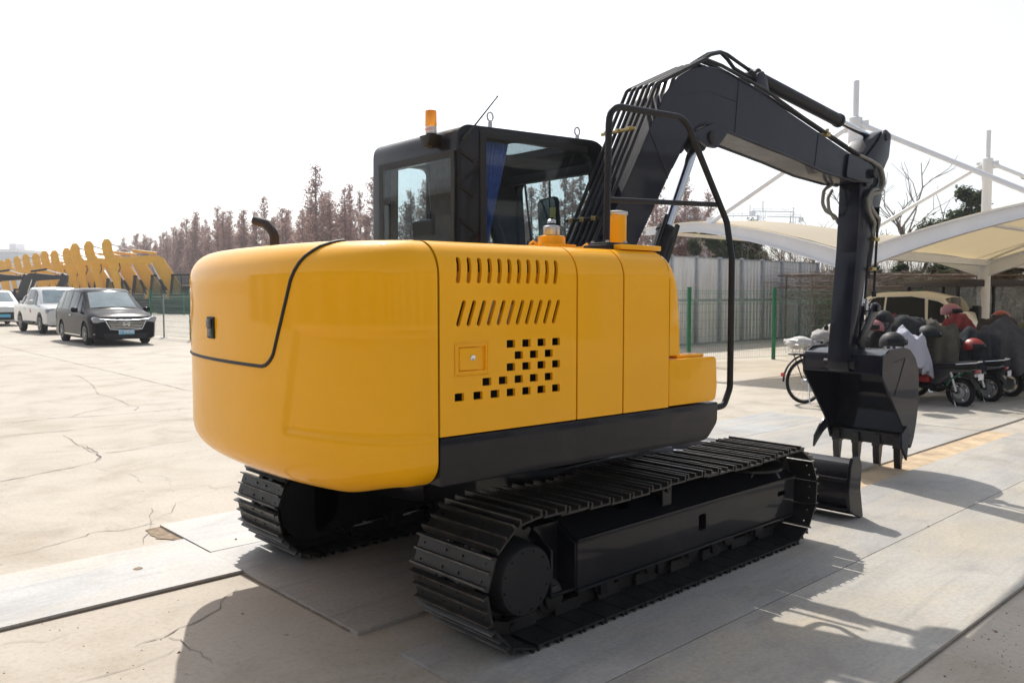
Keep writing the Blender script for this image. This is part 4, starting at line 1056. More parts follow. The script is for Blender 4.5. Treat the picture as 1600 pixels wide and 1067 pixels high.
def wheel(parent, x, y, r, w_, side, name='wheel', spokes=5, wheel_mat=None):
    g = G(); g.lathe([(r * .62, -w_ / 2), (r * .92, -w_ / 2), (r, -w_ * .36), (r, w_ * .36), (r * .92, w_ / 2), (r * .62, w_ / 2)], (x, y, r), 'y', 28)
    t = g.build(name, M['rubber'], parent)
    g = G(); yo = y + side * w_ * .46
    g.lathe([(r * .64, -side * .0), (r * .64, side * .02), (r * .58, side * .02), (r * .56, -side * .03)], (x, yo, r), 'y', 24)
    for k in range(spokes * 2):
        a = 2 * PI * (k // 2) / spokes + (.17 if k % 2 else -.17)
        g.bar((x + .05 * math.cos(a), yo, r + .05 * math.sin(a)), (x + r * .6 * math.cos(a), yo, r + r * .6 * math.sin(a)), .018, .03, up=(0, 1, 0))
    g.lathe([(r * .18, -side * .01), (r * .18, side * .022), (r * .1, side * .024)], (x, yo, r), 'y', 16)
    g.build('rim', wheel_mat or M['rim'], t)
    g = G(); g.lathe([(r * .60, 0), (r * .59, side * .005)], (x, yo - side * .05, r), 'y', 20); g.build('brake_disc', M['dark'], t)
    return t

def car(name, secs, W2, paint, wheels, wr, label, cat, loc, rz, glass_spec, extra=None, arch=1.18, group=None):
    """secs: rows along the length (x, z_bottom, z_belt, z_top, half_bottom, half_belt, half_top)"""
    root = empty(name, loc, rz); tag(root, label, cat, group)
    rows = []
    for x, zb, zl, zt, wb, wl, wt in secs:
        half = [(0.0, zb), (wb * .9, zb), (wb, zb + .06), (W2 * wb / W2 + (wl - wb) * .6, zb + (zl - zb) * .45), (wl, zl - .10), (wl * .985, zl), (wl * .985 + (wt - wl) * .5, zl + (zt - zl) * .5), (wt, zt - .05 * min(1, (zt - zl) * 3 + .1)), (wt * .86, zt), (0, zt + .02)]
        ring = [(x, y, z) for y, z in half] + [(x, -y, z) for y, z in half[-2:0:-1]]
        rows.append(ring)
    g = G(); g.grid(rows, closed_u=True); n = len(rows[0])
    g.add(rows[0], [tuple(range(n))]); g.add(rows[-1], [tuple(range(n))])
    me = g.mesh('body', paint, sharp=34)
    bm = bmesh.new(); bm.from_mesh(me); bmesh.ops.remove_doubles(bm, verts=bm.verts, dist=.0005); bm.to_mesh(me); bm.free()
    cutters = []
    for x in wheels:
        c = G(); c.lathe([(wr * arch, -W2 - .2), (wr * arch, W2 + .2)], (x, 0, wr), 'y', 28); cutters.append(c)
    me = boolean_cut(me, cutters)
    body = link_mesh('body', me, root)
    g = G(); g.box(min(wheels) - wr * 1.3, max(wheels) + wr * 1.3, -W2 * .62, W2 * .62, wr * .7, wr * 2.2); g.build('underbody', M['dark'], root)
    for x in wheels:
        for s in (-1, 1): wheel(root, x, s * (W2 - .12), wr, .2, s)
    def P(i, j, s=1):
        p = rows[i][j] if s > 0 else (rows[i][j][0], -rows[i][j][1], rows[i][j][2]); return Vector(p)
    def lerp_sec(x):
        for a, b in zip(secs, secs[1:]):
            if min(a[0], b[0]) <= x <= max(a[0], b[0]):
                u = (x - a[0]) / (b[0] - a[0]); return [a[k] + (b[k] - a[k]) * u for k in range(7)]
        return list(secs[0])
    for (x0, x1, xt0, xt1) in glass_spec['side']:               # bottom x range and top x range of each side pane
        for s in (-1, 1):
            r_ = []
            for v in [0, .25, .5, .75, 1]:
                row = []
                for u in [0, .33, .66, 1]:
                    x = (x0 + (x1 - x0) * u) * (1 - v) + (xt0 + (xt1 - xt0) * u) * v
                    q = lerp_sec(x); zl, zt, wl, wt = q[2], q[3], q[5], q[6]
                    ya = wl * .985; z0 = zl + .03; z1 = zt - .085
                    z = z0 + (z1 - z0) * v; f = (z - zl) / max(.05, (zt - .05) - zl)
                    row.append((x, s * (ya + (wt - ya) * f + .006), z))
                r_.append(row)
            gg = G(); gg.grid(r_); gg.build('side_window', M['carglass'], root)
    for nm, i, j, m_ in glass_spec['ends']:                      # panes across the car between sections i and j
        r_ = []
        for u in (0.06, .35, .65, .94):
            row = []
            for k in (-.88, -.5, 0, .5, .88):
                a, b = secs[i], secs[j]; x = a[0] + (b[0] - a[0]) * u; zt = a[3] + (b[3] - a[3]) * u; wt = a[6] + (b[6] - a[6]) * u
                zc = zt + .02 * (1 - abs(k)) + .010
                d = Vector((a[3] - b[3], b[0] - a[0])).normalized()
                if d.y < 0: d = -d
                row.append((x + d.x * .008, k * wt * .95, zc + (0 if abs(k) < .8 else -.012)))
            r_.append(row)
        gg = G(); gg.grid(r_); gg.build(nm, m_, root)
    return root

def decorate(root, name, m, fn, **k): g = G(); fn(g); return g.build(name, m, root, **k)

def place(px_d, px_r): return W(px_d, px_r, 0)
# --- dark people carrier: front towards the camera's right
hd = heading(-.70, .71)
fx, fr_r = 25.55, -12.03           # middle of the front axle
def along(d, r, back, h=(-.70, .71)): return W(d - h[0] * back, r - h[1] * back, 0)
secs = [(2.42, .30, .62, .64, .60, .62, .55), (2.36, .20, .70, .74, .80, .82, .72), (2.20, .18, .80, .86, .88, .90, .76), (1.70, .18, .90, .98, .90, .92, .78), (1.22, .18, .96, 1.07, .91, .925, .80),
        (.45, .18, .99, 1.60, .92, .925, .68), (.15, .18, 1.0, 1.67, .92, .925, .70), (-.9, .18, 1.02, 1.70, .92, .925, .72), (-1.7, .18, 1.04, 1.67, .92, .92, .71), (-2.25, .2, 1.06, 1.58, .91, .90, .68), (-2.45, .25, 1.04, 1.15, .86, .87, .74), (-2.50, .32, .9, .95, .80, .82, .70)]
mpv = car('minivan', secs, .925, M['carblack'], (1.45, -1.42), .335, 'dark people carrier parked nearest on the left, with a chrome grille and blue number plate', 'car',
          along(25.6, -12.05, 1.45, (-.766, .643)), heading(-.766, .643),
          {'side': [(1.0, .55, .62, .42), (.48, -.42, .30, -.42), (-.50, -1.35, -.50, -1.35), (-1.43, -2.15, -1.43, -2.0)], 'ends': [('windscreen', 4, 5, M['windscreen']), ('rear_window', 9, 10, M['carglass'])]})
def grille(g):
    for k in range(5): g.bar((2.435 - k * .004, -.50 + k * .02, .70 - k * .045), (2.435 - k * .004, .50 - k * .02, .70 - k * .045), .05, .016)
decorate(mpv, 'grille', M['chrome'], grille)
decorate(mpv, 'grille_back', M['plastic'], lambda g: g.prism([(-.54, .73), (.54, .73), (.42, .48), (-.42, .48)], 'x', 2.36, 2.425))
decorate(mpv, 'grille_frame', M['chrome'], lambda g: g.tube([(2.43, -.56, .74), (2.44, -.44, .49), (2.445, 0, .46), (2.44, .44, .49), (2.43, .56, .74)], .018, 8))
decorate(mpv, 'grille_top_bar', M['rim'], lambda g: g.tube([(2.36, -.74, .80), (2.43, -.40, .765), (2.45, 0, .755), (2.43, .40, .765), (2.36, .74, .80)], .008, 8))
def badge(g):
    g.bar((2.462, -.075, .70), (2.462, -.05, .575), .02, .022, up=(1, 0, 0)); g.bar((2.462, .075, .70), (2.462, .05, .575), .02, .022, up=(1, 0, 0)); g.bar((2.462, -.06, .635), (2.462, .06, .635), .02, .022)
    g.tube([(2.462, .095 * math.cos(a) * (1 + .12 * math.sin(a)), .64 + .085 * math.sin(a)) for a in [2 * PI * k / 20 for k in range(20)]], .010, 6, closed=True)
decorate(mpv, 'emblem', M['chrome'], badge)
for s in (-1, 1):
    decorate(mpv, 'headlight', M['headl'], lambda g: g.prism([(s * .50, .755), (s * .84, .86), (s * .90, .81), (s * .86, .68), (s * .56, .655)][::s], 'x', 2.14, 2.375), bevel=.02)
    decorate(mpv, 'door_mirror', M['carblack'], lambda g: g.box(.80, .95, min(s * .95, s * 1.14), max(s * .95, s * 1.14), .97, 1.12), bevel=.035, segs=3)
    decorate(mpv, 'door_handle', M['chrome'], lambda g: (g.box(-.25, -.05, min(s * .925, s * .955), max(s * .925, s * .955), .86, .89)), bevel=.008)
    decorate(mpv, 'fog_lamp_trim', M['chrome'], lambda g: g.bar((2.38, s * .62, .34), (2.28, s * .86, .35), .03, .018))
    decorate(mpv, 'sill_trim', M['chrome'], lambda g: g.box(-1.0, 1.0, min(s * .905, s * .93), max(s * .905, s * .93), .27, .295))
decorate(mpv, 'lower_grille', M['plastic'], lambda g: g.prism([(-.62, .36), (.62, .36), (.52, .20), (-.52, .20)], 'x', 2.30, 2.43))
np_ = decorate(mpv, 'number_plate', M['platebl'], lambda g: g.box(2.445, 2.46, -.22, .22, .33, .47), bevel=.004)
text_mesh('D\u00b739040', .125, .002, 'plate_number', M['label'], mpv, Matrix.Translation((2.4625, 0, .40)) @ Matrix.Rotation(PI / 2, 4, 'Z') @ Matrix.Rotation(PI / 2, 4, 'X'), True)

# --- white double-cab pickup
secs = [(2.52, .45, .80, .84, .70, .72, .62), (2.46, .34, .92, .98, .84, .86, .74), (2.2, .34, .98, 1.06, .90, .90, .80), (1.35, .34, 1.04, 1.14, .91, .915, .82),
        (.70, .34, 1.08, 1.70, .91, .915, .70), (.40, .34, 1.08, 1.77, .91, .915, .71), (-.55, .34, 1.09, 1.78, .91, .915, .70), (-.78, .34, 1.09, 1.70, .91, .915, .68), (-.86, .34, 1.09, 1.13, .91, .915, .86), (-2.45, .38, 1.09, 1.12, .91, .91, .86), (-2.55, .5, 1.05, 1.08, .90, .90, .86)]
pk = car('pickup_truck', secs, .92, M['carwhite'], (1.62, -1.48), .38, 'white double-cab pickup parked between the dark people carrier and the white car', 'pickup', along(32.55, -17.2, 1.62), heading(-.74, .67),
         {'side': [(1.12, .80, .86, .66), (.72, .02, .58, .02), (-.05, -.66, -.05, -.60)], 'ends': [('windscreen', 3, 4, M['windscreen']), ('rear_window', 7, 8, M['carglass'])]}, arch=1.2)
decorate(pk, 'load_bed', M['plastic'], lambda g: g.box(-2.44, -.95, -.78, .78, 1.06, 1.135))
decorate(pk, 'roll_bar', M['chrome'], lambda g: g.tube([(-1.6, .80, 1.12), (-1.0, .80, 1.40), (-.95, .7, 1.5), (-.95, -.7, 1.5), (-1.0, -.80, 1.40), (-1.6, -.80, 1.12)], .035, 8))
decorate(pk, 'grille', M['plastic'], lambda g: g.prism([(-.55, .86), (.55, .86), (.48, .55), (-.48, .55)], 'x', 2.4, 2.53))
for s in (-1, 1):
    decorate(pk, 'headlight', M['headl'], lambda g: g.box(2.30, 2.49, min(s * .58, s * .88), max(s * .58, s * .88), .80, .96), bevel=.03)
    decorate(pk, 'door_mirror', M['carwhite'], lambda g: g.box(.92, 1.06, min(s * .95, s * 1.18), max(s * .95, s * 1.18), 1.10, 1.28), bevel=.04, segs=3)
    decorate(pk, 'side_step', M['plastic'], lambda g: g.box(-.9, 1.0, min(s * .86, s * .98), max(s * .86, s * .98), .40, .46), bevel=.02)
    decorate(pk, 'door_badge', M['red'], lambda g: g.box(.22, .36, min(s * .912, s * .92), max(s * .912, s * .92), .80, .90))
    for x in (.10, -.65): decorate(pk, 'door_handle', M['carwhite'], lambda g: g.box(x, x + .16, min(s * .91, s * .945), max(s * .91, s * .945), .92, .95), bevel=.008)

# --- white SUV cut by the left edge
secs = [(2.34, .35, .72, .76, .64, .66, .58), (2.26, .24, .84, .90, .82, .84, .72), (2.0, .22, .94, 1.0, .90, .90, .78), (1.15, .22, 1.0, 1.10, .91, .915, .80), (.40, .22, 1.03, 1.62, .91, .915, .68), (.05, .22, 1.04, 1.68, .91, .915, .70),
        (-1.1, .22, 1.06, 1.70, .91, .915, .70), (-1.8, .24, 1.08, 1.62, .91, .90, .68), (-2.2, .28, 1.06, 1.18, .88, .88, .76), (-2.3, .4, .95, 1.0, .84, .84, .74)]
sv = car('suv', secs, .915, M['carwhite'], (1.38, -1.3), .36, 'white sport utility car cut off by the left edge of the photo', 'car', along(40.0, -24.35, 1.38, (-.74, .67)), heading(-.74, .67),
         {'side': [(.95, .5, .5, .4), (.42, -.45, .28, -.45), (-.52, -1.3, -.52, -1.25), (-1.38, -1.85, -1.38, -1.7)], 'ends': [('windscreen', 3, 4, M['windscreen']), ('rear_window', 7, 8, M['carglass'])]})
decorate(sv, 'front_bumper_insert', M['plastic'], lambda g: g.prism([(-.80, .62), (-.5, .66), (.5, .66), (.80, .62), (.70, .30), (-.70, .30)], 'x', 2.15, 2.36), bevel=.02)
decorate(sv, 'number_plate', M['platebl'], lambda g: g.box(2.36, 2.375, -.22, .22, .42, .56))
for s in (-1, 1):
    decorate(sv, 'headlight', M['headl'], lambda g: g.prism([(s * .45, .84), (s * .86, .90), (s * .86, .80), (s * .5, .77)][::s], 'x', 2.05, 2.30), bevel=.015)
    decorate(sv, 'door_mirror', M['carwhite'], lambda g: g.box(.72, .86, min(s * .95, s * 1.14), max(s * .95, s * 1.14), 1.02, 1.18), bevel=.035, segs=3)

# --- small cream city car under the canopy
secs = [(1.36, .30, .68, .72, .60, .62, .50), (1.28, .22, .80, .86, .70, .72, .60), (.98, .20, .90, 1.00, .75, .76, .64), (.55, .20, .92, 1.42, .76, .765, .58), (.20, .20, .93, 1.55, .76, .765, .60), (-.55, .20, .94, 1.57, .76, .765, .60), (-1.05, .22, .95, 1.46, .75, .75, .57), (-1.30, .25, .93, 1.15, .72, .72, .60), (-1.38, .35, .80, .88, .66, .66, .56)]
cc = car('city_car', secs, .765, M['carcream'], (.92, -.92), .27, 'small cream city car with black windows parked under the canopy behind the scooters', 'car', W(17.3, 7.95), heading(.72, -.69),
         {'side': [(.92, .02, .45, .02), (-.02, -.80, -.02, -.74), (-.85, -1.18, -.80, -1.08)], 'ends': [('windscreen', 2, 3, M['carglass']), ('rear_window', 6, 7, M['carglass'])]})
for s in (-1, 1):
    decorate(cc, 'tail_light', M['plastic'], lambda g: g.box(-1.36, -1.22, min(s * .52, s * .72), max(s * .52, s * .72), .88, 1.30), bevel=.03)
    decorate(cc, 'window_surround', M['plastic'], lambda g: g.box(.06, .10, min(s * .745, s * .775), max(s * .745, s * .775), .93, 1.05), bevel=.01)
# --- dark covered three-wheeler at the right edge
tw = empty('cargo_tricycle', W(19.0, 10.55), heading(.35, .94)); tag(tw, 'covered tricycle cart with a dark roof and clear plastic side sheets behind the canopy column', 'tricycle')
decorate(tw, 'roof', mat('brown_black_roof', (.035, .027, .025), .6), lambda g: g.prism(round_poly([(-1.5, 1.68), (1.7, 1.72), (1.7, 1.78), (1.5, 1.84), (-1.3, 1.84), (-1.5, 1.78)], .03), 'y', -.72, .72), bevel=.02)
decorate(tw, 'cart_body', M['plastic'], lambda g: (g.box(-1.4, 1.5, -.64, .64, .42, .86), g.box(1.1, 1.7, -.5, .5, .3, 1.0)), bevel=.03)
for x in (-1.38, -.35, .62, 1.5):
    for s in (-1, 1): decorate(tw, 'roof_post', M['plastic'], lambda g: g.bar((x, s * .66, .85), (x, s * .66, 1.70), .05, .05))
for s in (-1, 1):
    for x in (-1.36, -.33, .64):
        def sheet(g):
            g.grid([[(x + .02 + (.93 if x < .5 else .84) * i / 12, s * (.665 + .012 * math.sin(i * 1.3 + j)), .86 + .82 * j / 8) for i in range(13)] for j in range(9)])
        decorate(tw, 'plastic_sheet', M['tarp'], sheet, merge=False)
for x, y in ((-1.0, .6), (-1.0, -.6), (1.35, 0)): wheel(tw, x, y, .27, .10, 1 if y >= 0 else -1)

# ================================================================== ROWS OF STORED EXCAVATORS
def far_excavator(paint, dark, S=1.0, curl=0):
    r = empty('stored_excavator')
    def D(nm, m, fn, **k): g = G(); fn(g); g.v = [(x * S, y * S, z * S) for x, y, z in g.v]; return g.build(nm, m, r, **k)
    for s in (-1, 1):
        def tr_(g):
            g.prism(round_poly([(-1.95, 0.02), (1.95, .02), (2.05, .45), (1.85, .9), (-1.85, .9), (-2.05, .45)], .3, 5), 'y', s * 1.15 - .27, s * 1.15 + .27)
            for k in range(26): x = -1.9 + k * .152; g.box(x, x + .05, s * 1.15 - .28, s * 1.15 + .28, .88, .925)
        t = D('crawler_track', M['shoe'], tr_)
        def fr(g):
            g.prism(round_poly([(-1.5, .2), (1.5, .2), (1.5, .62), (-1.5, .62)], .05), 'y', s * 1.44 - .03, s * 1.44 + .03); g.lathe([(.3, -.02), (.3, .02)], (-1.6, s * 1.44, .45), 'y', 16); g.lathe([(.3, -.02), (.3, .02)], (1.6, s * 1.44, .45), 'y', 16)
        D('track_frame', dark, fr)
    D('undercarriage', dark, lambda g: g.box(-1.0, 1.0, -.9, .9, .45, 1.0))
    def hs(g):
        g.box(-2.0, .45, -1.3, -.2, 1.08, 2.15); g.box(-2.0, -.9, -.2, 1.3, 1.08, 2.1); g.box(.45, 1.5, -1.3, -.4, 1.08, 1.75)
    D('engine_housing', paint, hs, bevel=.06)
    D('counterweight', paint, lambda g: g.prism(round_poly([(-1.9, -1.32), (-1.9, 1.32), (-2.45, 1.25), (-2.75, .6), (-2.75, -.6), (-2.45, -1.25)], .2, 4), 'z', .98, 2.02), bevel=.08)
    D('base_frame', dark, lambda g: g.box(-2.0, 1.6, -1.25, 1.25, .95, 1.1))
    def cb(g):
        for x, y in ((-.75, .38), (-.75, 1.3), (1.0, .38), (1.0, 1.3)): g.bar((x, y, 1.1), (x if x < 0 else .78, y, 2.95), .12, .12)
        g.bar((.15, 1.3, 1.1), (.15, 1.3, 2.9), .07, .09); g.prism(round_poly([(-.82, 2.84), (.9, 2.84), (.86, 2.98), (-.82, 3.0)], .05), 'y', .32, 1.36)
        g.box(-.8, 1.05, .33, 1.34, 1.08, 1.45); g.box(-.5, .1, .6, 1.1, 1.45, 2.1); g.box(-.82, -.70, .36, 1.34, 1.4, 1.9)
    c = D('cab', M['plastic'], cb)
    def gl(g):
        g.box(-.7, .12, 1.33, 1.335, 1.5, 2.8); g.box(.2, .85, 1.33, 1.335, 1.5, 2.8); g.box(-.7, .85, .345, .35, 1.5, 2.8)
    D('window', M['glass'], gl)
    bo = [(.2, 1.2), (.1, 1.8), (1.55, 4.25), (2.0, 4.42), (2.6, 4.40), (5.25, 4.18), (5.42, 4.05), (5.3, 3.85), (2.7, 3.72), (2.3, 3.62), (1.0, 1.4), (.7, 1.1)]
    D('boom', paint, lambda g: g.prism(round_poly(bo, .12, 3), 'y', -.62, -.22), bevel=.02)
    ar = [(5.12, 5.35), (5.30, 5.60), (5.60, 5.58), (5.78, 5.2), (5.72, 4.6), (5.50, 3.9), (5.28, 3.3), (4.88, 1.6), (4.62, 1.45), (4.52, 1.75), (4.72, 3.1), (4.60, 3.45), (4.70, 3.95), (4.98, 4.5), (5.10, 4.95)]
    if curl: ar = [(5.35, 4.3), (5.6, 4.4), (5.95, 4.2), (5.9, 3.6), (4.6, 1.5), (4.35, 1.5), (4.35, 1.7), (5.2, 3.6)]
    D('arm', paint, lambda g: g.prism(round_poly(ar, .07, 3), 'y', -.60, -.26), bevel=.02)
    D('arm_cylinder', M['rod'], lambda g: g.cyl((3.6, -.42, 4.72), (5.35, -.42, 5.28 if not curl else 4.3), .05, n=10))
    D('cylinder_barrel', paint, lambda g: g.cyl((2.0, -.42, 4.58), (3.7, -.42, 4.76), .10, n=12))
    D('hose_run', M['plastic'], lambda g: (g.tube([(4.96, -.615, 4.45), (4.66, -.615, 3.9), (4.58, -.615, 3.45), (4.70, -.615, 3.1)] if not curl else [(5.2, -.61, 3.7), (4.9, -.61, 3.0)], .035, 5), g.tube([(5.2, -.60, 4.3), (5.05, -.60, 4.15), (4.9, -.60, 4.22)], .04, 5)))
    for s in (-.12, -.72):
        D('boom_cylinder', M['rod'], lambda g: g.cyl((1.75, s, 2.5), (2.35, s, 3.85), .045, n=10)); D('cylinder_barrel', M['plastic'] if dark is not paint else paint, lambda g: g.cyl((1.35, s, 1.45), (1.8, s, 2.6), .075, n=10))
    bx = 4.75 if not curl else 4.4
    bu = [(bx - .1, 1.7), (bx + .35, 1.75), (bx + .55, 1.2), (bx + .3, .5), (bx - .45, .15), (bx - 1.0, .5), (bx - .95, .62), (bx - .5, .9)]
    D('bucket', dark if dark is not paint else M['satin'], lambda g: g.prism(round_poly(bu, .12, 3), 'y', -.95, .10), bevel=.02)
    return r
FD = heading(-.30, -.95); rgs = random.Random(12)
proto = far_excavator(M['yellow_far'], M['satin'])
yl = ['nearest of the stored yellow excavators, its raised arm tallest in the row, boom pointing left', 'second stored yellow excavator from the right end of the row', 'third stored yellow excavator from the right end of the row', 'fourth stored yellow excavator from the right end of the row',
      'fifth stored yellow excavator from the right end of the row', 'sixth stored yellow excavator from the right end of the row', 'seventh stored yellow excavator from the right end of the row', 'eighth stored yellow excavator from the right, seen past the dark excavators',
      'ninth stored yellow excavator from the right, near the left edge', 'tenth stored yellow excavator from the right, near the left edge', 'farthest stored yellow excavator at the left end of the row', 'pale distant yellow excavator arm at the very left edge']
tips = [(62.6, -30.1), (66.5, -33.3), (69.3, -35.9), (73, -38.7), (76.3, -41.6), (79.5, -44.2), (83.5, -47.3), (89.5, -51.5), (94, -55.2), (99, -59.2), (104, -63.0), (109, -66.5)]
hx, hr_ = -.30 / math.hypot(.3, .95), -.95 / math.hypot(.3, .95)
for i, (d, r_) in enumerate(tips):
    o = proto if i == 0 else copy_tree(proto)
    o.location = W(d - hx * 5.4, r_ - hr_ * 5.4); o.rotation_euler.z = FD + R([0, 1.2, -1, .6, 1.5, -.7][i % 6]); tag(o, yl[i], 'excavator', 'yellow excavators stored in a row'); sc_ = rgs.uniform(.965, 1.03); o.scale = (sc_, sc_, sc_)
M['blackfar'] = mat('black_machine_paint_dusty', (0.03, 0.03, 0.034), 0.5, dust=.1)
pd = far_excavator(M['blackfar'], M['blackfar'], .60, 1)
FD2 = heading(-.25, .97)
for i, (d, r_, lab) in enumerate([(47.0, -27.6, 'black stored excavator in front of the yellow row, its boom arching to the right'), (48.6, -30.6, 'second black stored excavator, just left of the one with the clear boom arch'), (50.5, -33.6, 'third black stored excavator with an orange light, above the white pickup roof'), (52.0, -36.4, 'black stored excavator nearest the left edge of the photo')]):
    o = pd if i == 0 else copy_tree(pd)
    o.location = W(d, r_); o.rotation_euler.z = FD2; tag(o, lab, 'excavator', 'black excavators parked before the yellow row')
# ================================================================== FENCES
def wire_fence(name, pts, H, label, posts, post_r=.042, sag=0, group=None, mesh=True, frame=None, step=.055, wire=.0032):
    """pts: corner points (x, y) one per post"""
    root = empty(name, (pts[0][0], pts[0][1], 0)); tag(root, label, 'fence', group)
    ox, oy = pts[0]
    for i, p in enumerate(pts):
        if not posts[i]: continue
        g = G(); g.prism(round_poly([(-post_r, -.03), (post_r, -.03), (post_r, .03), (-post_r, .03)], .012, 3), 'z', 0, H + .05); g.prism([(-post_r * 1.06, -.034), (post_r * 1.06, -.034), (post_r * 1.06, .034), (-post_r * 1.06, .034)], 'z', H + .05, H + .062)
        for z in (.2, .6, 1.0, 1.4): g.box(-post_r * .5, post_r * .5, -.045, .045, z, z + .04)
        a = math.atan2(pts[min(i + 1, len(pts) - 1)][1] - pts[max(i - 1, 0)][1], pts[min(i + 1, len(pts) - 1)][0] - pts[max(i - 1, 0)][0])
        g.build('post', M['green_post'], root, loc=(p[0] - ox, p[1] - oy, 0), rotz=a)
    for a, b in zip(pts, pts[1:]):
        va, vb = Vector((a[0] - ox, a[1] - oy, 0)), Vector((b[0] - ox, b[1] - oy, 0)); Ld = (vb - va).length; t = (vb - va) / Ld; nn = Vector((-t.y, t.x, 0))
        g = G(); k = .04
        while k < Ld - .03:
            q = va + t * k; g.tube([q + Vector((0, 0, .06)), q + Vector((0, 0, H - .30)), q + nn * .05 + Vector((0, 0, H - .25)), q + Vector((0, 0, H - .20)), q + Vector((0, 0, H))], wire * .75, 3, caps=False); k += step
        for z in [.07, .22, .40, .58, .76, .94, 1.12, 1.30, H - .30, H - .20, H - .08, H - .02]:
            g.tube([va + Vector((0, 0, z)), vb + Vector((0, 0, z))], wire, 3, caps=False)
        g.tube([va + nn * .05 + Vector((0, 0, H - .25)), vb + nn * .05 + Vector((0, 0, H - .25))], wire, 3, caps=False)
        g.build('wire_panel', M['green_wire'], root, merge=False)
    return root
lf = [(29.9, -12.86), (27.7, -10.6), (25.6, -8.45), (23.4, -6.2), (21.3, -4.0)]
wire_fence('wire_fence', [W(*p)[:2] for p in lf], 1.62, 'green wire mesh fence with green posts beside the dark people carrier', [1] * 5)
g = G(); g.cyl((0, 0, 0), (0, 0, 1.5), .03, n=10); g.box(-.1, .1, -.1, .1, 0, .02); o = g.build('gate_post', M['galv']); o.location = W(29.3, -12.15); tag(o, 'thin grey metal post just inside the green fence near the people carrier', 'post')
rf = [(16.2, -.55), (17.35, 1.7), (18.5, 3.9), (19.65, 6.13), (20.8, 8.35), (21.9, 10.6), (23.1, 12.8), (24.2, 15.0), (25.4, 17.3), (26.6, 19.5)]
wire_fence('wire_fence', [W(*p)[:2] for p in rf], 1.62, 'green wire mesh fence running in front of the metal hoarding and behind the scooters', [1] * 10)
ff = [(46.5, -17.5), (44.5, -21.0), (42.4, -24.5), (40.5, -28.0)]
wire_fence('wire_fence', [W(56 + k * 1.6, -29.5 + k * 3.2)[:2] for k in range(6)], 1.55, 'distant green mesh fence in front of the tracks of the stored yellow excavators', [1] * 6, step=.09, wire=.004)

# corrugated sheet hoarding
hz0, hz1 = Vector(W(23.6, 3.7)), Vector(W(30.4, 11.0)); hv = (hz1 - hz0); hl = hv.length; hv.normalize()
ho = empty('metal_hoarding', hz0, math.atan2(hv.y, hv.x)); tag(ho, 'tall grey corrugated metal hoarding behind the green wire fence', 'fence')
def mat_corr():
    m, nt_, b = new_mat('corrugated_galvanised_sheet')
    f = noise_tex(nt_, .5, 6, .6, sc3=(2.0, 1, .35)); c = ramp(nt_, f, [(.3, (.60, .61, .63)), (.7, (.80, .80, .80))])
    f2 = noise_tex(nt_, 3, 8, .7, sc3=(1, 1, .2)); c = mix(nt_, 1.0, c, ramp(nt_, f2, [(.3, (.8, .8, .8)), (.7, (1.1, 1.1, 1.1))]), 'MULTIPLY')
    f3 = noise_tex(nt_, .7, 5, .6); c = mix(nt_, ramp(nt_, f3, [(.5, (0, 0, 0)), (.75, (.35,) * 3)]), c, (.42, .41, .33))
    nt_.links.new(c, b.inputs['Base Color']); b.inputs['Roughness'].default_value = .45; b.inputs['Metallic'].default_value = .55; return m
M['corr'] = mat_corr(); NPAN = 8; pw = hl / NPAN; rg = random.Random(8)
for k in range(NPAN):
    for z0, z1, nm in ((.04, 1.30, 'lower_sheet'), (1.36, 2.60, 'upper_sheet')):
        rows = []; x = 0; off = rg.uniform(-.01, .02)
        prof_ = []; u = 0
        while u < pw - .02:
            prof_ += [(u, 0), (u + .035, .028), (u + .075, .028), (u + .11, 0)]; u += .20
        prof_ = [p for p in prof_ if p[0] < pw - .01] + [(pw - .01, 0)]
        g = G(); g.grid([[(k * pw + .02 + px_, -off - py_, z0), (k * pw + .02 + px_, -off - py_, z1)] for px_, py_ in prof_]); g.build(nm, M['corr'], ho, sharp=20, merge=False)
for k in range(NPAN + 1):
    g = G(); g.box(k * pw - .035, k * pw + .035, -.07, -.03 if False else .05, 0, 2.66); g.build('hoarding_post', M['galv'], ho, bevel=.004)
g = G(); g.box(0, hl, -.055, -.033, 1.30, 1.36); g.box(0, hl, -.05, .02, 2.60, 2.63); g.box(0, hl, -.05, .02, 0.0, .05); g.build('hoarding_rail', M['galv'], ho)

# ================================================================== TENSILE CANOPY
def mat_membrane():
    m = bpy.data.materials.new('canopy_membrane'); m.use_nodes = True; nt_ = m.node_tree; b = nt_.nodes['Principled BSDF']
    f = noise_tex(nt_, 1.2, 5, .6); c = ramp(nt_, f, [(.3, (.60, .53, .40)), (.7, (.68, .61, .48))]); nt_.links.new(c, b.inputs['Base Color']); b.inputs['Roughness'].default_value = .6
    t = nt_.nodes.new('ShaderNodeBsdfTranslucent'); t.inputs[0].default_value = (.62, .50, .30, 1); mx_ = nt_.nodes.new('ShaderNodeMixShader'); mx_.inputs[0].default_value = .33
    o = nt_.nodes['Material Output']; nt_.links.new(b.outputs[0], mx_.inputs[1]); nt_.links.new(t.outputs[0], mx_.inputs[2]); nt_.links.new(mx_.outputs[0], o.inputs[0]); return m
M['membrane'] = mat_membrane()
CN = Vector(W(14.0, 5.65)); C2 = Vector(W(18.2, 10.2)); cdir = (C2 - CN); bay = cdir.length; cdir.normalize()
wing = Vector(W(14.74, 4.98)) - CN; wing = (wing - cdir * wing.dot(cdir)).normalized()
can = empty('parking_canopy', CN, math.atan2(wing.y, wing.x)); tag(can, 'white steel and cream membrane parking canopy with masts and stay rods, over the scooters', 'canopy')
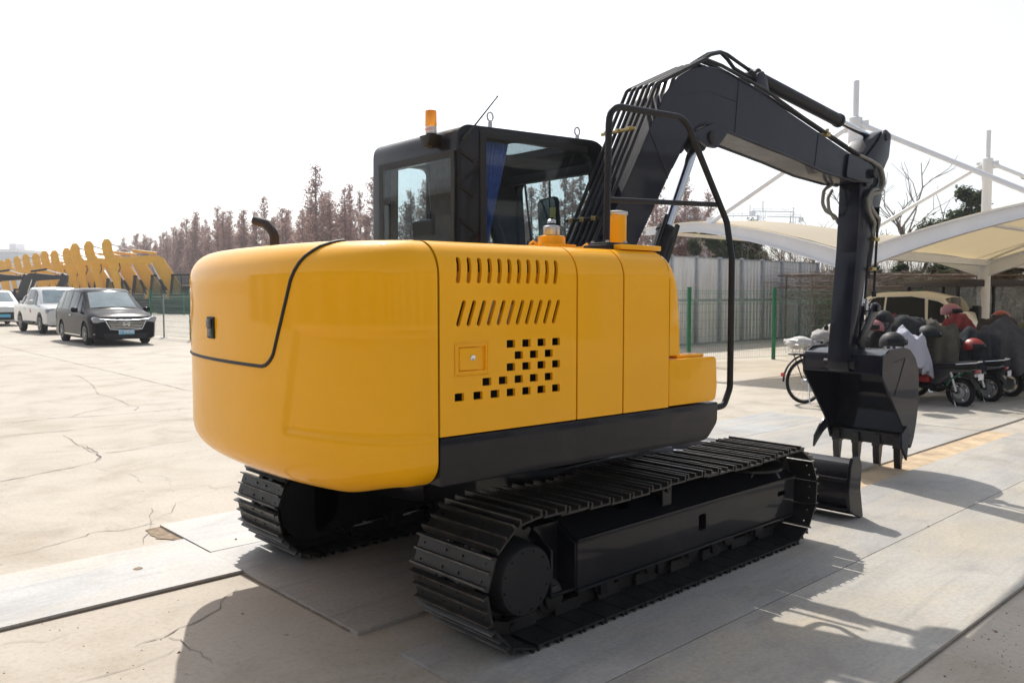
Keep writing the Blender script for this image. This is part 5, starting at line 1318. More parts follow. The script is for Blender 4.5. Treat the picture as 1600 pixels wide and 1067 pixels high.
# local frame: x along the left wing, y = -(row direction) or + depending on handedness
ysg = 1 if (Vector((-wing.y, wing.x, 0)).dot(cdir) > 0) else -1
def wz(u):
    a = abs(u) / 4.3; return 2.20 + .78 * (1 - (1 - min(1, a)) ** 1.9) - .13 * max(0, a - .72) / .28 * 1.0
FR = [0, 1, 2, 3]
for k in FR:
    y = ysg * bay * k
    g = G(); g.lathe([(.17, 0), (.17, .02), (.125, .021), (.125, 2.15), (.15, 2.17), (.15, 2.32), (.095, 2.34), (.095, 3.95), (.108, 3.97), (.108, 4.42), (.048, 4.44), (.048, 5.02), (.035, 5.03)], (0, y, 0), n=24)
    c = g.build('column', M['white_paint'], can)
    for s in (-1, 1):
        rows = []
        for i in range(19):
            u = i / 18 * 4.3; x = s * u; h = .30 - .19 * (u / 4.3); z = wz(u); w_ = .075
            rows.append([(x, y - w_, z), (x, y + w_, z), (x, y + w_, z - .02), (x, y + .02, z - .025), (x, y + .02, z - h), (x, y + w_, z - h), (x, y + w_, z - h - .02), (x, y - w_, z - h - .02), (x, y - w_, z - h), (x, y - .02, z - h), (x, y - .02, z - .025), (x, y - w_, z - .02)])
        g = G(); g.grid(rows, closed_u=True); g.build('roof_beam', M['white_paint'], can, sharp=30)
        g = G(); g.cyl((s * .10, y, 4.30), (s * 2.75, y, wz(2.75) + .02), .042, n=14); g.build('stay_rod', M['white_paint'], can)
        g = G(); g.box(min(s * .10, s * .22), max(s * .10, s * .22), y - .01, y + .01, 4.20, 4.36); g.build('stay_lug', M['white_paint'], can)
        g = G(); g.box(min(s * 2.66, s * 2.86), max(s * 2.66, s * 2.86), y - .01, y + .01, wz(2.75) - .02, wz(2.75) + .12); g.build('stay_lug', M['white_paint'], can)
        for u in (1.35, 3.1):
            g = G(); g.lathe([(.0, -.105), (.055, -.104), (.055, -.08)], (s * u, y, wz(u) - .16), 'y', 20); g.build('round_cap', mat('cream_cap', (.62, .55, .36), .6) if 'cap' not in M else M['cap'], can)
for k in FR[:-1]:
    for s in (-1, 1):
        rows = []
        for i in range(25):
            u = i / 24 * 4.3; row = []
            for j in range(13):
                v = j / 12; z = wz(u) + .02 + .18 * math.sin(PI * v) * (1 - (u / 4.3 - .55) ** 2) * .8; uu = u - .35 * math.sin(PI * v) * max(0, u / 4.3 - .6) / .4
                row.append((s * uu, ysg * bay * (k + v), z))
            rows.append(row)
        g = G(); g.grid(rows); g.build('membrane', M['membrane'], can, sharp=60)
    for s, uu in ((-1, 4.0), (1, 4.0), (-1, 1.9), (1, 1.9)):
        g = G(); g.cyl((s * uu, ysg * (bay * k + .06), wz(uu) - .12), (s * uu, ysg * (bay * (k + 1) - .06), wz(uu) - .12), .035, n=10); g.build('purlin', M['white_paint'], can)
    g = G(); g.box(-.12, .12, *sorted((ysg * (bay * k + .13), ysg * (bay * (k + 1) - .13))), 2.14, 2.26); g.build('gutter', M['white_paint'], can)

# ================================================================== BICYCLE AND SCOOTERS
def two_wheel(name, wr, wb, tyre, label, cat, rimw=.012, group=None):
    root = empty(name); tag(root, label, cat, group)
    for x in (0, wb):
        g = G(); g.tube([(x + (wr - tyre) * math.cos(a), 0, wr + (wr - tyre) * math.sin(a)) for a in [2 * PI * k / 36 for k in range(36)]], tyre, 8, closed=True)
        w_ = g.build('wheel', M['rubber'], root)
        g = G(); rr = wr - tyre * 2.0
        g.tube([(x + rr * math.cos(a), 0, wr + rr * math.sin(a)) for a in [2 * PI * k / 36 for k in range(36)]], rimw, 6, closed=True); g.cyl((x, -.05, wr), (x, .05, wr), .03 if wr > .26 else .07, n=14); g.build('rim', M['rim'], w_)
        g = G()
        for k in range(18 if wr > .26 else 8):
            a = 2 * PI * k / (18 if wr > .26 else 8); g.tube([(x + .03 * math.cos(a), .02 if k % 2 else -.02, wr + .03 * math.sin(a)), (x + rr * math.cos(a), 0, wr + rr * math.sin(a))], .0016 if wr > .26 else .010, 3, caps=False)
        g.build('spokes', M['rim'], w_)
    return root
def D2(root, nm, m, fn, **k): g = G(); fn(g); return g.build(nm, m, root, **k)
def bike():
    r = two_wheel('bicycle', .32, 1.05, .022, 'black bicycle with a pale cloth in its rear basket, left of the lowered bucket', 'bicycle')
    D2(r, 'frame', M['satin'], lambda g: (g.tube([(1.05, 0, .32), (.93, 0, .80), (.92, 0, .92)], .016), g.tube([(0, .03, .32), (.40, 0, .30), (.88, 0, .74)], .016), g.tube([(.40, 0, .30), (.30, 0, .80)], .015), g.tube([(0, .03, .32), (.31, 0, .72)], .011), g.tube([(.31, 0, .70), (.90, 0, .83)], .014)))
    D2(r, 'handlebar', M['chrome'], lambda g: (g.tube(fillet([(.70, -.28, .98), (.86, -.24, 1.0), (.92, 0, .96), (.86, .24, 1.0), (.70, .28, .98)], .05), .012)))
    D2(r, 'saddle', M['rubber'], lambda g: g.prism(round_poly([(.14, -.10), (.14, .10), (.42, .02), (.42, -.02)], .03), 'z', .80, .87), bevel=.02, segs=3)
    D2(r, 'crank', M['chrome'], lambda g: (g.lathe([(.09, -.006), (.09, .006)], (.40, .05, .30), 'y', 24), g.cyl((.40, .07, .30), (.52, .07, .22), .010), g.box(.48, .58, .07, .15, .20, .22)))
    D2(r, 'mudguard', M['satin'], lambda g: g.tube([(.0 + .36 * math.cos(a), 0, .32 + .36 * math.sin(a)) for a in [PI * .25 + PI * .75 * k / 14 for k in range(15)]], .014, 6))
    D2(r, 'reflector', M['red'], lambda g: g.cyl((-.385, 0, .42), (-.355, 0, .42), .028, n=12))
    b = D2(r, 'basket', M['alu'], lambda g: [g.tube([(x0, -.16, z), (x1, -.16, z), (x1, .16, z), (x0, .16, z), (x0, -.16, z)], .005, 4) for z, x0, x1 in ((.72, -.22, .14), (.78, -.23, .15), (.84, -.24, .16), (.90, -.25, .17))] + [g.tube([(-.22 + .36 * i / 6 , s * .16, .72), (-.25 + .42 * i / 6, s * .17, .90)], .004, 4) for i in range(7) for s in (-1, 1)])
    D2(r, 'kickstand', M['chrome'], lambda g: g.cyl((.02, -.05, .30), (-.04, -.16, .01), .009))
    D2(r, 'rack', M['satin'], lambda g: (g.box(-.25, .20, -.06, .06, .69, .705), g.cyl((0, .06, .33), (-.15, .07, .70), .008), g.cyl((0, -.06, .33), (-.15, -.07, .70), .008)))
    return r
bk_ = bike(); bk_.location = W(11.75, 4.12); bk_.rotation_euler.z = heading(.30, .95)

M['sc_paints'] = [mat('scooter_paint_%s' % n_, c_, .35, coat=.4, dust=.1) for n_, c_ in (('dark', (.02, .02, .024)), ('red', (.30, .018, .014)), ('green', (.012, .10, .05)), ('blue', (.015, .10, .22)), ('grey', (.14, .14, .15)), ('cream', (.5, .45, .36)))]
def scooter(paint, label, style=0):
    r = two_wheel('scooter', .235, 1.16, .042, label, 'scooter', .016, 'electric scooters parked under the canopy')
    D2(r, 'hub_motor', M['rim'], lambda g: g.lathe([(.09, -.045), (.10, -.03), (.10, .03), (.09, .045)], (0, 0, .235), 'y', 20))
    D2(r, 'chassis', M['satin'], lambda g: (g.tube(fillet([(1.16, .06, .235), (1.04, .06, .60), (.99, 0, .86)], .05), .018), g.tube(fillet([(1.16, -.06, .235), (1.04, -.06, .60), (.99, 0, .86)], .05), .018), g.tube(fillet([(1.0, 0, .78), (.90, 0, .34), (.45, 0, .28), (.18, 0, .52)], .1), .028), g.tube([(0, .08, .235), (.34, .08, .34)], .02), g.tube([(0, -.08, .235), (.34, -.08, .34)], .02)))
    D2(r, 'shock_absorber', M['alu'], lambda g: [g.cyl((.02, s * .09, .26), (.10, s * .09, .56), .022, n=10) for s in (-1, 1)])
    D2(r, 'footboard', paint if style else M['plastic'], lambda g: g.prism(round_poly([(.42, .27), (.86, .27), (.94, .36), (.92, .38), (.84, .33), (.42, .33)], .02), 'y', -.13, .13), bevel=.012)
    D2(r, 'front_shield', paint, lambda g: g.prism(round_poly([(.86, .34), (.95, .34), (1.10, .70), (1.06, .90), (1.00, .90), (.98, .72)], .04), 'y', -.15, .15), bevel=.04, segs=3)
    D2(r, 'body_cover', paint, lambda g: g.prism(round_poly([(-.24, .60), (.06, .54), (.30, .36), (.44, .34), (.40, .62), (-.16, .65)], .04), 'y', -.085, .085), bevel=.03, segs=3)
    D2(r, 'seat', M['rubber'], lambda g: g.prism(round_poly([(-.22, .62), (.40, .60), (.44, .66), (.30, .69), (.08, .705), (-.22, .74)], .035), 'y', -.115, .115), bevel=.03, segs=3)
    D2(r, 'rear_mudguard', M['plastic'], lambda g: g.grid([[((.285 + .002) * math.cos(a) , y, .235 + .287 * math.sin(a)) for y in (-.065, -.05, .05, .065)] for a in [PI * .30 + PI * .62 * k / 12 for k in range(13)]]))
    D2(r, 'front_mudguard', paint, lambda g: g.grid([[(1.16 + .287 * math.cos(a), y, .235 + .287 * math.sin(a)) for y in (-.06, -.045, .045, .06)] for a in [PI * .15 + PI * .6 * k / 12 for k in range(13)]]))
    D2(r, 'handlebar', M['satin'], lambda g: (g.tube(fillet([(.88, -.32, 1.0), (.97, -.16, 1.02), (1.0, 0, .97), (.97, .16, 1.02), (.88, .32, 1.0)], .06), .014), g.cyl((.94, -.24, 1.01), (.885, -.33, .998), .021, n=10), g.cyl((.94, .24, 1.01), (.885, .33, .998), .021, n=10)))
    D2(r, 'headlamp', M['headl'], lambda g: g.lathe([(.02, -.05), (.07, -.04), (.08, .02), (.06, .04)], (1.08, 0, .93), 'x', 16))
    for s in (-1, 1): D2(r, 'rear_view_mirror', M['satin'], lambda g: (g.tube([(.94, s * .20, 1.02), (.95, s * .26, 1.18)], .006, 6), g.lathe([(.01, -.01), (.055, -.008), (.055, .006), (.01, .01)], (.95, s * .26, 1.22), 'x', 16)))
    D2(r, 'tail_lamp', M['taill'], lambda g: g.box(-.30, -.26, -.06, .06, .57, .61), bevel=.01)
    D2(r, 'number_plate', M['label'], lambda g: g.box(-.325, -.320, -.07, .07, .46, .55))
    D2(r, 'grab_rail', M['chrome'], lambda g: g.tube(fillet([(.0, .11, .69), (-.30, .11, .73), (-.30, -.11, .73), (.0, -.11, .69)], .05), .010, 8))
    D2(r, 'kickstand', M['chrome'], lambda g: (g.tube([(.10, .05, .20), (-.02, .16, .015), (-.10, .18, .01)], .010, 6), g.tube([(.10, -.05, .20), (-.02, -.16, .015), (-.10, -.18, .01)], .010, 6)))
    return r
sc_list = [((11.35, 6.10), 0, 'nearest black scooter on the right, its rear wheel beside a chrome stand', 0), ((11.85, 6.75), 4, 'grey scooter second from the bucket, beside the nearest black one', 1),
           ((12.45, 7.40), 0, 'dark scooter third along, below the grey wind quilt', 0), ((13.0, 8.05), 3, 'scooter with blue bodywork at the right edge of the photo', 1),
           ((11.75, 5.30), 1, 'red-bodied scooter half hidden behind the excavator bucket', 1), ((12.3, 5.75), 0, 'black scooter behind the bucket carrying the pale quilt', 0), ((13.3, 6.7), 1, 'dusty red scooter in the second row under the red cover', 0),
           ((14.0, 7.5), 4, 'grey scooter in the second row behind the dark quilt', 1), ((14.7, 8.4), 0, 'black scooter at the back right beside the canopy column', 0), ((13.9, 9.0), 5, 'cream scooter at the far right behind the blue one', 1)]
protos = {}
for (d, r_), ci, lab, st in sc_list:
    if (ci, st) not in protos:
        o = scooter(M['sc_paints'][ci], lab, st); protos[(ci, st)] = o
    else: o = copy_tree(protos[(ci, st)])
    o['label'] = lab; o.location = W(d, r_); o.rotation_euler.z = heading(.80, -.60) + R(random.Random(int(d * 10)).uniform(-6, 6))
    o.rotation_euler.x = R(-4); o.scale = (.87, .87, .87)
g = G(); g.bar((0, 0, 0), (0, 0, .001), .01, .01)
# green stripe pieces on the nearest one
st0 = protos[(0, 0)]
D2(st0, 'green_trim', M['sc_paints'][2], lambda g: [g.tube([(-.10, s * .10, .56), (.08, s * .11, .46), (.16, s * .11, .34)], .016, 6) for s in (-1, 1)])
D2(st0, 'reflector', M['label'], lambda g: g.box(-.262, -.255, -.05, .05, .50, .55))
D2(st0, 'side_battery_box', M['red'], lambda g: g.box(.46, .78, -.10, .10, .36, .46), bevel=.02)
for k_, (x_, y_, z_) in enumerate([(11.6, 5.62, .46), (12.2, 6.35, .62), (12.0, 5.9, .30)]):
    pass
# cloths, quilts, helmets lying on the machines
def quilt(name, mt, loc, rz, size, label, cat, seed, hang=.45, stripes=None, group=None):
    sx, sy = size; g = G(); rows = []; n = 34
    for i in range(n + 1):
        row = []
        for j in range(n + 1):
            u, v = i / n * 2 - 1, j / n * 2 - 1; q = math.hypot(u, v)
            if q > 1e-6: kq = min(q, 1.0 + (q - 1.0) * .25 if q > 1 else q) / q; u *= kq; v *= kq; q *= kq
            core = min(1, q / .62); ang = math.atan2(v, u)
            fold = .17 * math.sin(ang * 7 + seed + 2 * q) * max(0, q - .35) + .12 * math.sin(ang * 13 + seed * 2.3) * max(0, q - .4) + .05 * math.sin(ang * 23 + seed) * max(0, q - .5)
            fx_ = min(q, .62 + (q - .62) * .35) / max(q, 1e-4)
            z = -.10 * core ** 2 - hang * max(0, q - .55) / .8 * (1 + .14 * math.sin(ang * 3 + seed))
            nz = noise.noise(Vector((u * 2.3 + seed, v * 2.3, seed))) * .16 + abs(noise.noise(Vector((u * 5.5, v * 5.5 + seed, seed)))) * -.09 + noise.noise(Vector((u * 13, v * 13, seed))) * .018
            row.append((u * fx_ * sx * (1 + fold), v * fx_ * sy * (1 + fold), z + nz))
        rows.append(row)
    g.grid(rows); n1 = len(g.v)
    o = g.build(name, mt, None, sharp=70); md = o.modifiers.new('t', 'SOLIDIFY'); md.thickness = .018; md.offset = -1
    o.location = loc; o.rotation_euler = (0, 0, rz); tag(o, label, cat, group); return o
cl = lambda n_, c_: mat('cloth_' + n_, c_, .95, vary=.25, vscale=9, bmp=.9, bscale=9, dust=.08)  # quilt colours darkened, standing in for the shade under the canopy
def mat_stripe():
    m, nt_, b = new_mat('pale_quilt_with_black_bands'); tc = nt_.nodes.new('ShaderNodeTexCoord'); sp = nt_.nodes.new('ShaderNodeSeparateXYZ'); nt_.links.new(tc.outputs['Object'], sp.inputs[0])
    c = ramp(nt_, sp.outputs['X'], [(0.0, (.42, .42, .50)), (.5, (.42, .42, .50))]); e = nt_.nodes.new('ShaderNodeMath'); e.operation = 'MULTIPLY_ADD'; e.inputs[1].default_value = 1.0; e.inputs[2].default_value = .5; nt_.links.new(sp.outputs['X'], e.inputs[0])
    c = ramp(nt_, e.outputs[0], [(.0, (.36, .36, .43)), (.235, (.36, .36, .43)), (.24, (.02, .02, .02)), (.27, (.02, .02, .02)), (.275, (.36, .36, .43)), (.30, (.36, .36, .43)), (.305, (.02, .02, .02)), (.335, (.02, .02, .02)), (.34, (.40, .40, .47)), (1, (.40, .40, .47))])
    nt_.links.new(c, b.inputs['Base Color']); b.inputs['Roughness'].default_value = .9; return m
QD = [(mat_stripe(), (11.7, 5.50, 1.05), heading(-.3, 1), (.42, .46), 'pale lilac-grey quilt with black bands draped on the scooter behind the bucket', 1.3, .80),
 (cl('charcoal', (.022, .024, .027)), (12.3, 5.75, 1.20), 1.0, (.58, .62), 'charcoal quilt bundled over handlebars right of the pale quilt', 2.9, .75),
 (cl('khaki', (.075, .066, .05)), (12.1, 6.12, 1.12), 2.2, (.46, .44), 'khaki brown quilt hanging from handlebars in the middle of the scooters', 4.1, 1.0),
 (cl('grey', (.055, .053, .056)), (12.3, 7.25, 1.10), .4, (.60, .58), 'large grey quilt draped over the third scooter by the canopy column', 6.3, 1.05),
 (cl('red_print', (.22, .03, .025)), (12.9, 6.85, 1.22), 1.8, (.40, .42), 'red patterned quilt behind the grey one, left of the canopy column', 7.7, .55),
 (cl('maroon', (.20, .03, .04)), (12.9, 5.75, 1.30), 2.6, (.42, .20), 'maroon cloth folded on top of the handlebars in front of the cream car', 3.7, .2),
 (cl('olive', (.11, .11, .045)), (13.0, 8.1, 1.10), 2.2, (.48, .42), 'olive green quilt on the scooter at the right edge', 9.1, .75),
 (cl('navy', (.013, .015, .02)), (12.15, 6.65, 1.0), .2, (.50, .48), 'dark navy quilt between the khaki and grey ones', 5.1, .7),
 (cl('black', (.012, .012, .013)), (12.3, 5.30, 1.0), .9, (.46, .42), 'black leather-like cover hanging low between the pale and khaki quilts', 8.1, .8),
 (cl('brown', (.035, .027, .022)), (13.3, 7.7, 1.15), 1.9, (.50, .5), 'dark brown cover behind the grey quilt, right of the canopy column', 2.2, .8)]
for m_, lc_, rz_, sz_, lb_, sd_, hg_ in QD: quilt('wind_quilt', m_, W(*lc_), rz_, sz_, lb_, 'quilt', sd_, hg_)
def helmet(label, mt, loc, rz, s=1.0):
    r = empty('helmet', loc, rz); tag(r, label, 'helmet', 'helmets left on the scooters')
    rows = []
    for i in range(13):
        ph = PI * .60 * i / 12; row = []
        for j in range(24):
            a = 2 * PI * j / 24; rr = math.sin(ph) * .13 * s; front = max(0, math.cos(a)) * max(0, ph - 1.2) * .10
            row.append((rr * 1.12 * math.cos(a) - front * .5, rr * math.sin(a), math.cos(ph) * .125 * s + front * .5))
        rows.append(row)
    g = G(); g.grid(rows, closed_u=True); g.build('shell', mt, r)
    g = G(); g.grid([[(.155 * s * math.cos(a) * math.cos(t) + .012, .145 * s * math.sin(a), .02 + .07 * s * math.sin(t)) for t in (-.4, 0, .5)] for a in [-.9 + 1.8 * k / 8 for k in range(9)]]); g.build('visor', M['carglass'], r)
    g = G(); g.tube([(0.02, .12 * s, -.03), (.04, .09 * s, -.13), (.05, 0, -.17), (.04, -.09 * s, -.13), (.02, -.12 * s, -.03)], .008, 5); g.build('chin_strap', M['rubber'], r); return r
hp_ = [M['helmetblack']] + [M['sc_paints'][i] for i in range(1, 6)]
M['pinkh'] = mat('pink_helmet', (.36, .14, .15), .45)
helmet('large black helmet resting above the bucket, left of the pale quilt', hp_[0], W(11.2, 5.08, .88), heading(-.9, .1), 1.25)
helmet('black helmet with hanging straps behind the larger one', hp_[0], W(12.0, 5.30, 1.17), heading(-.5, -.8), 1.1)
helmet('pink helmet partly hidden at the side of the excavator arm', M['pinkh'], W(11.9, 5.14, 1.05), heading(-.5, -.5))
helmet('black helmet hanging by the khaki quilt', hp_[0], W(11.9, 5.9, .95), heading(-1, .2), 1.2)
helmet('red and yellow helmet hanging below the grey quilt', hp_[1], W(11.9, 6.55, .78), heading(-1, .3), 1.1)
helmet('pink helmet left of the canopy column', M['pinkh'], W(13.3, 6.95, 1.25), heading(-1, .5), 1.1)
helmet('red helmet in front of the canopy column at right', hp_[1], W(13.4, 7.8, 1.15), heading(-.6, -.8))
def sack(name, mt, loc, rz, s, label, cat, seed):
    g = G(); rows = []
    for i in range(17):
        ph = PI * i / 16; row = []
        for j in range(26):
            a = 2 * PI * j / 26; p = Vector((math.sin(ph) * math.cos(a), math.sin(ph) * math.sin(a), math.cos(ph))); k = 1 + .22 * noise.noise(p * 1.8 + Vector((seed, 0, 0))) + .07 * noise.noise(p * 5 + Vector((0, seed, 0)))
            row.append((p.x * s[0] * k, p.y * s[1] * k, p.z * s[2] * k))
        rows.append(row)
    g.grid(rows, closed_u=True); o = g.build(name, mt, None, sharp=80); o.location = loc; o.rotation_euler = (0, 0, rz); tag(o, label, cat); return o
M['palecloth'] = mat('pale_grey_padding', (.36, .34, .33), .9, vary=.15, bmp=.3, bscale=20)
sack('hand_muff', M['palecloth'], W(11.9, 4.38, .93), .4, (.20, .13, .10), 'pale grey padded hand muff on the bicycle handlebar, upper one', 'muff', 1)
sack('hand_muff', M['palecloth'], W(11.8, 4.22, .80), .9, (.17, .12, .10), 'pale grey padded hand muff just below the other one', 'muff', 5)
sack('hand_muff', M['rubber'], W(11.6, 4.28, .70), .9, (.20, .10, .07), 'black padded roll under the pale hand muffs', 'muff', 8)
sack('cloth_bundle', mat('white_crumpled_cloth', (.55, .53, .50), .9, bmp=.6, bscale=18), W(11.75, 4.02, .80 + .06), heading(.3, .95), (.21, .16, .08), 'white crumpled cloth lying in the bicycle basket', 'cloth', 3)
g = G(); g.box(-.06, .06, -.04, .04, 0, .14); o = g.build('paint_carton', M['label'], None, bevel=.01); o.location = W(11.6, 5.55, .16); tag(o, 'small white and red carton hanging low beside the red scooter', 'carton')
g = G(); g.box(-.061, .02, -.041, .041, .02, .11); g.build('carton_print', M['red'], o)

# street lamp head poking in from the right edge
lp = empty('street_lamp', W(20.0, 12.75)); lp.rotation_euler.z = heading(0, -1); tag(lp, 'grey street lamp head reaching in at the right edge of the sky', 'lamp')
g = G(); g.lathe([(.14, 0), (.10, .3), (.07, 4.0), (.06, 4.25)], n=16); g.build('lamp_pole', M['galv'], lp)
g = G(); g.bar((0, 0, 4.18), (.35, 0, 4.24), .05, .05); g.prism(round_poly([(.22, 4.17), (.30, 4.28), (.68, 4.36), (.72, 4.31), (.66, 4.24)], .02), 'y', -.11, .11); g.build('lamp_head', M['galv'], lp, bevel=.01)
# ================================================================== TREES
def leafmat(name, c0, c1, rough=.8, trans=.25):
    m = bpy.data.materials.new(name); m.use_nodes = True; nt_ = m.node_tree; b = nt_.nodes['Principled BSDF']
    gi = nt_.nodes.new('ShaderNodeNewGeometry'); c = ramp(nt_, gi.outputs['Random Per Island'], [(0, c0), (1, c1)]); nt_.links.new(c, b.inputs['Base Color']); b.inputs['Roughness'].default_value = rough
    t = nt_.nodes.new('ShaderNodeBsdfTranslucent'); nt_.links.new(c, t.inputs[0]); mx_ = nt_.nodes.new('ShaderNodeMixShader'); mx_.inputs[0].default_value = trans
    nt_.links.new(b.outputs[0], mx_.inputs[1]); nt_.links.new(t.outputs[0], mx_.inputs[2]); nt_.links.new(mx_.outputs[0], nt_.nodes['Material Output'].inputs[0]); return m
M['bark'] = mat('grey_bark', (.16, .135, .12), .9, vary=.3)
M['barkred'] = mat('redwood_bark', (.19, .125, .105), .9, vary=.3)
M['needle'] = leafmat('russet_needles', (.29, .16, .13), (.54, .36, .31))
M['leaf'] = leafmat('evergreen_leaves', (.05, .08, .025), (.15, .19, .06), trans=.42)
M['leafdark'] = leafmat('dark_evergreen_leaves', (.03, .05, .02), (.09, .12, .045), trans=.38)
M['leafred'] = leafmat('reddish_brown_leaves', (.12, .05, .035), (.25, .12, .09))
M['twig'] = mat('dry_twigs', (.20, .155, .125), .9, vary=.3)
def redwood(seed, H):
    """slim winter redwood: straight stem, short rising branches, thin russet needles"""
    rg = random.Random(seed); r = empty('redwood_tree')
    g = G(); lean = rg.uniform(-.02, .02)
    g.tube([(lean * z * H, 0, z * H) for z in (0, .3, .6, .85, 1)], [.20, .15, .10, .05, .02], 6)
    br = []
    n = 84
    for k in range(n):
        z = H * (.07 + .91 * (k / n)); a = rg.uniform(0, 2 * PI); l = (1 - z / H) * H * .20 * rg.uniform(.5, 1.3) + .22
        e = Vector((math.cos(a) * l, math.sin(a) * l, l * rg.uniform(.35, .9))); p = Vector((lean * z, 0, z))
        m_ = p + e * .55 + Vector((0, 0, -.05 * l)); br.append((p, m_, p + e)); g.tube([p, m_, p + e], [.028, .018, .006], 3, caps=False)
        for q in range(3):
            t0 = p.lerp(p + e, rg.uniform(.3, .9)); a2 = a + rg.uniform(-1.1, 1.1); l2 = l * rg.uniform(.2, .45)
            g.tube([t0, t0 + Vector((math.cos(a2) * l2, math.sin(a2) * l2, l2 * rg.uniform(.2, 1)))], [.012, .004], 3, caps=False)
    g.build('trunk', M['barkred'], r, merge=False)
    vs, fs = [], []
    for p, m_, e in br:
        L_ = (e - p).length
        for q in range(int(14 + L_ * 30)):
            u = rg.uniform(.15, 1.08); c = p.lerp(e, u) + Vector((rg.gauss(0, .14), rg.gauss(0, .14), rg.gauss(0, .13) - .03)); s = rg.uniform(.045, .115); a = rg.uniform(0, 2 * PI); t = rg.uniform(-.6, 1.2)
            dx = Vector((math.cos(a) * math.cos(t), math.sin(a) * math.cos(t), math.sin(t))) * s * 1.5; dy = Vector((-math.sin(a), math.cos(a), rg.uniform(-.5, .5))) * s * .6
            o = len(vs); vs += [c - dx, c + dy, c + dx, c - dy]; fs.append((o, o + 1, o + 2, o + 3))
    g = G(); g.add(vs, fs); g.build('crown', M['needle'], r, merge=False, flat=True)
    return r
rw = [redwood(s, h) for s, h in ((1, 12.2), (2, 11.2), (3, 12.8), (4, 10.2), (5, 11.6), (6, 9.4))]
rgt = random.Random(77); cnt = 0
LINE = [(168, -78), (122, -46), (82, -17), (77, 2), (80, 17)]
for row in range(3):
    for a, b in zip(LINE, LINE[1:]):
        L_ = math.hypot(a[0] - b[0], a[1] - b[1]); u = rgt.uniform(0, 1.5)
        while u < L_:
            t = u / L_; d = a[0] + (b[0] - a[0]) * t + row * 3.2 + rgt.uniform(-.9, .9); r_ = a[1] + (b[1] - a[1]) * t + row * 2.0 + rgt.uniform(-.8, .8)
            base = rw[cnt] if cnt < 6 else copy_tree(rw[rgt.randrange(6)])
            base.location = W(d, r_); base.rotation_euler.z = rgt.uniform(0, 6.28); s = rgt.uniform(.80, 1.16); s2 = s * rgt.uniform(.92, 1.25); base.scale = (s2, s2, s)
            tag(base, 'slim russet winter redwood in the row of trees across the yard', 'tree', 'russet redwoods in a long row behind the yard'); cnt += 1
            u += rgt.uniform(1.6, 3.0) * (1 + .2 * row)

def broad(name, seed, H, wid, leaves, leafmt, bark, label, cat='tree', dens=1.0, bare=False, base_h=.22, leaf_s=.07, group=None, low=False):
    rg = random.Random(seed); r = empty(name); tag(r, label, cat, group)
    g = G(); tips = []
    def grow(p, d, l, rad, lev):
        q = p + d * l; mid = p.lerp(q, .5) + Vector((rg.gauss(0, .05), rg.gauss(0, .05), 0)) * l
        g.tube([p, mid, q], [rad, rad * .85, rad * .68], 5 if lev < 2 else 3, caps=False)
        if lev >= (4 if bare else 3): tips.append((p, q)); return
        for _ in range(rg.choice((2, 3, 3)) + (1 if lev == 0 else 0)):
            a = rg.uniform(0, 2 * PI); sp = rg.uniform(.35, .85); e = (d + Vector((math.cos(a), math.sin(a), rg.uniform(-.1, .35))) * sp).normalized(); grow(q if rg.random() < .7 else mid, e, l * rg.uniform(.58, .85), rad * .58, lev + 1)
        if lev >= 2: tips.append((mid, q))
    grow(Vector((0, 0, 0)), Vector((rg.uniform(-.06, .06), rg.uniform(-.06, .06), 1)).normalized(), H * base_h * (1.3 if bare else 1), H * (.011 if bare else .022) + .02, 0)
    zmax = max(max(p[2] for p in g.v), .1); xm = max(max(abs(p[0]) for p in g.v), max(abs(p[1]) for p in g.v)); sz = H / zmax * (.97 if bare else .9); sx = wid / xm * (.97 if bare else .85)
    g.v = [(x * sx, y * sx, z * sz) for x, y, z in g.v]; g.build('trunk', bark, r, merge=False)
    if leaves:
        vs, fs = [], []; cl_ = [(Vector((p.x * sx, p.y * sx, p.z * sz)), Vector((q.x * sx, q.y * sx, q.z * sz))) for p, q in tips]
        for p, q in cl_:
            cc_ = p.lerp(q, rg.uniform(.5, 1.1)); R_ = rg.uniform(.28, .5) * H * .16
            for _ in range(int(leaves / len(cl_))):
                v = Vector((rg.gauss(0, 1), rg.gauss(0, 1), rg.gauss(0, .75))); v = v.normalized() * (abs(rg.gauss(.75, .3))) * R_; c = cc_ + v
                if c.z < .15: c.z = abs(c.z) + .15
                s = leaf_s * rg.uniform(.6, 1.3); a = rg.uniform(0, 2 * PI); t = rg.uniform(-.9, .9); dx = Vector((math.cos(a) * math.cos(t), math.sin(a) * math.cos(t), math.sin(t))) * s; dy = Vector((-math.sin(a), math.cos(a), rg.uniform(-.5, .5))) * s * .55
                o = len(vs); vs += [c - dx, c + dy, c + dx, c - dy]; fs.append((o, o + 1, o + 2, o + 3))
        gg = G(); gg.add(vs, fs); gg.build('crown', leafmt, r, merge=False, flat=True)
    return r
def put(o, d, r_, z=0): o.location = W(d, r_, z); return o
put(broad('evergreen_tree', 21, 5.1, 1.75, 26000, M['leaf'], M['bark'], 'round green tree above the hoarding, topmost behind the white canopy beam'), 38, 10.3)
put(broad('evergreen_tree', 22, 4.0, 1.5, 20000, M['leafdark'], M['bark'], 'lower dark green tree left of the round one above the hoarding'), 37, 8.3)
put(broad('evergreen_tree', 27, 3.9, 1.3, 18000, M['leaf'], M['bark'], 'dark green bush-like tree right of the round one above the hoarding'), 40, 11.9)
put(broad('deciduous_tree', 23, 5.4, 1.9, 7000, M['leafred'], M['twig'], 'thin reddish-brown tree beside the boom cylinder', leaf_s=.045), 36, 6.9)
put(broad('bare_tree', 31, 6.6, 3.0, 0, None, M['twig'], 'bare winter tree spreading left of the excavator arm', bare=True), 35, 13.3)
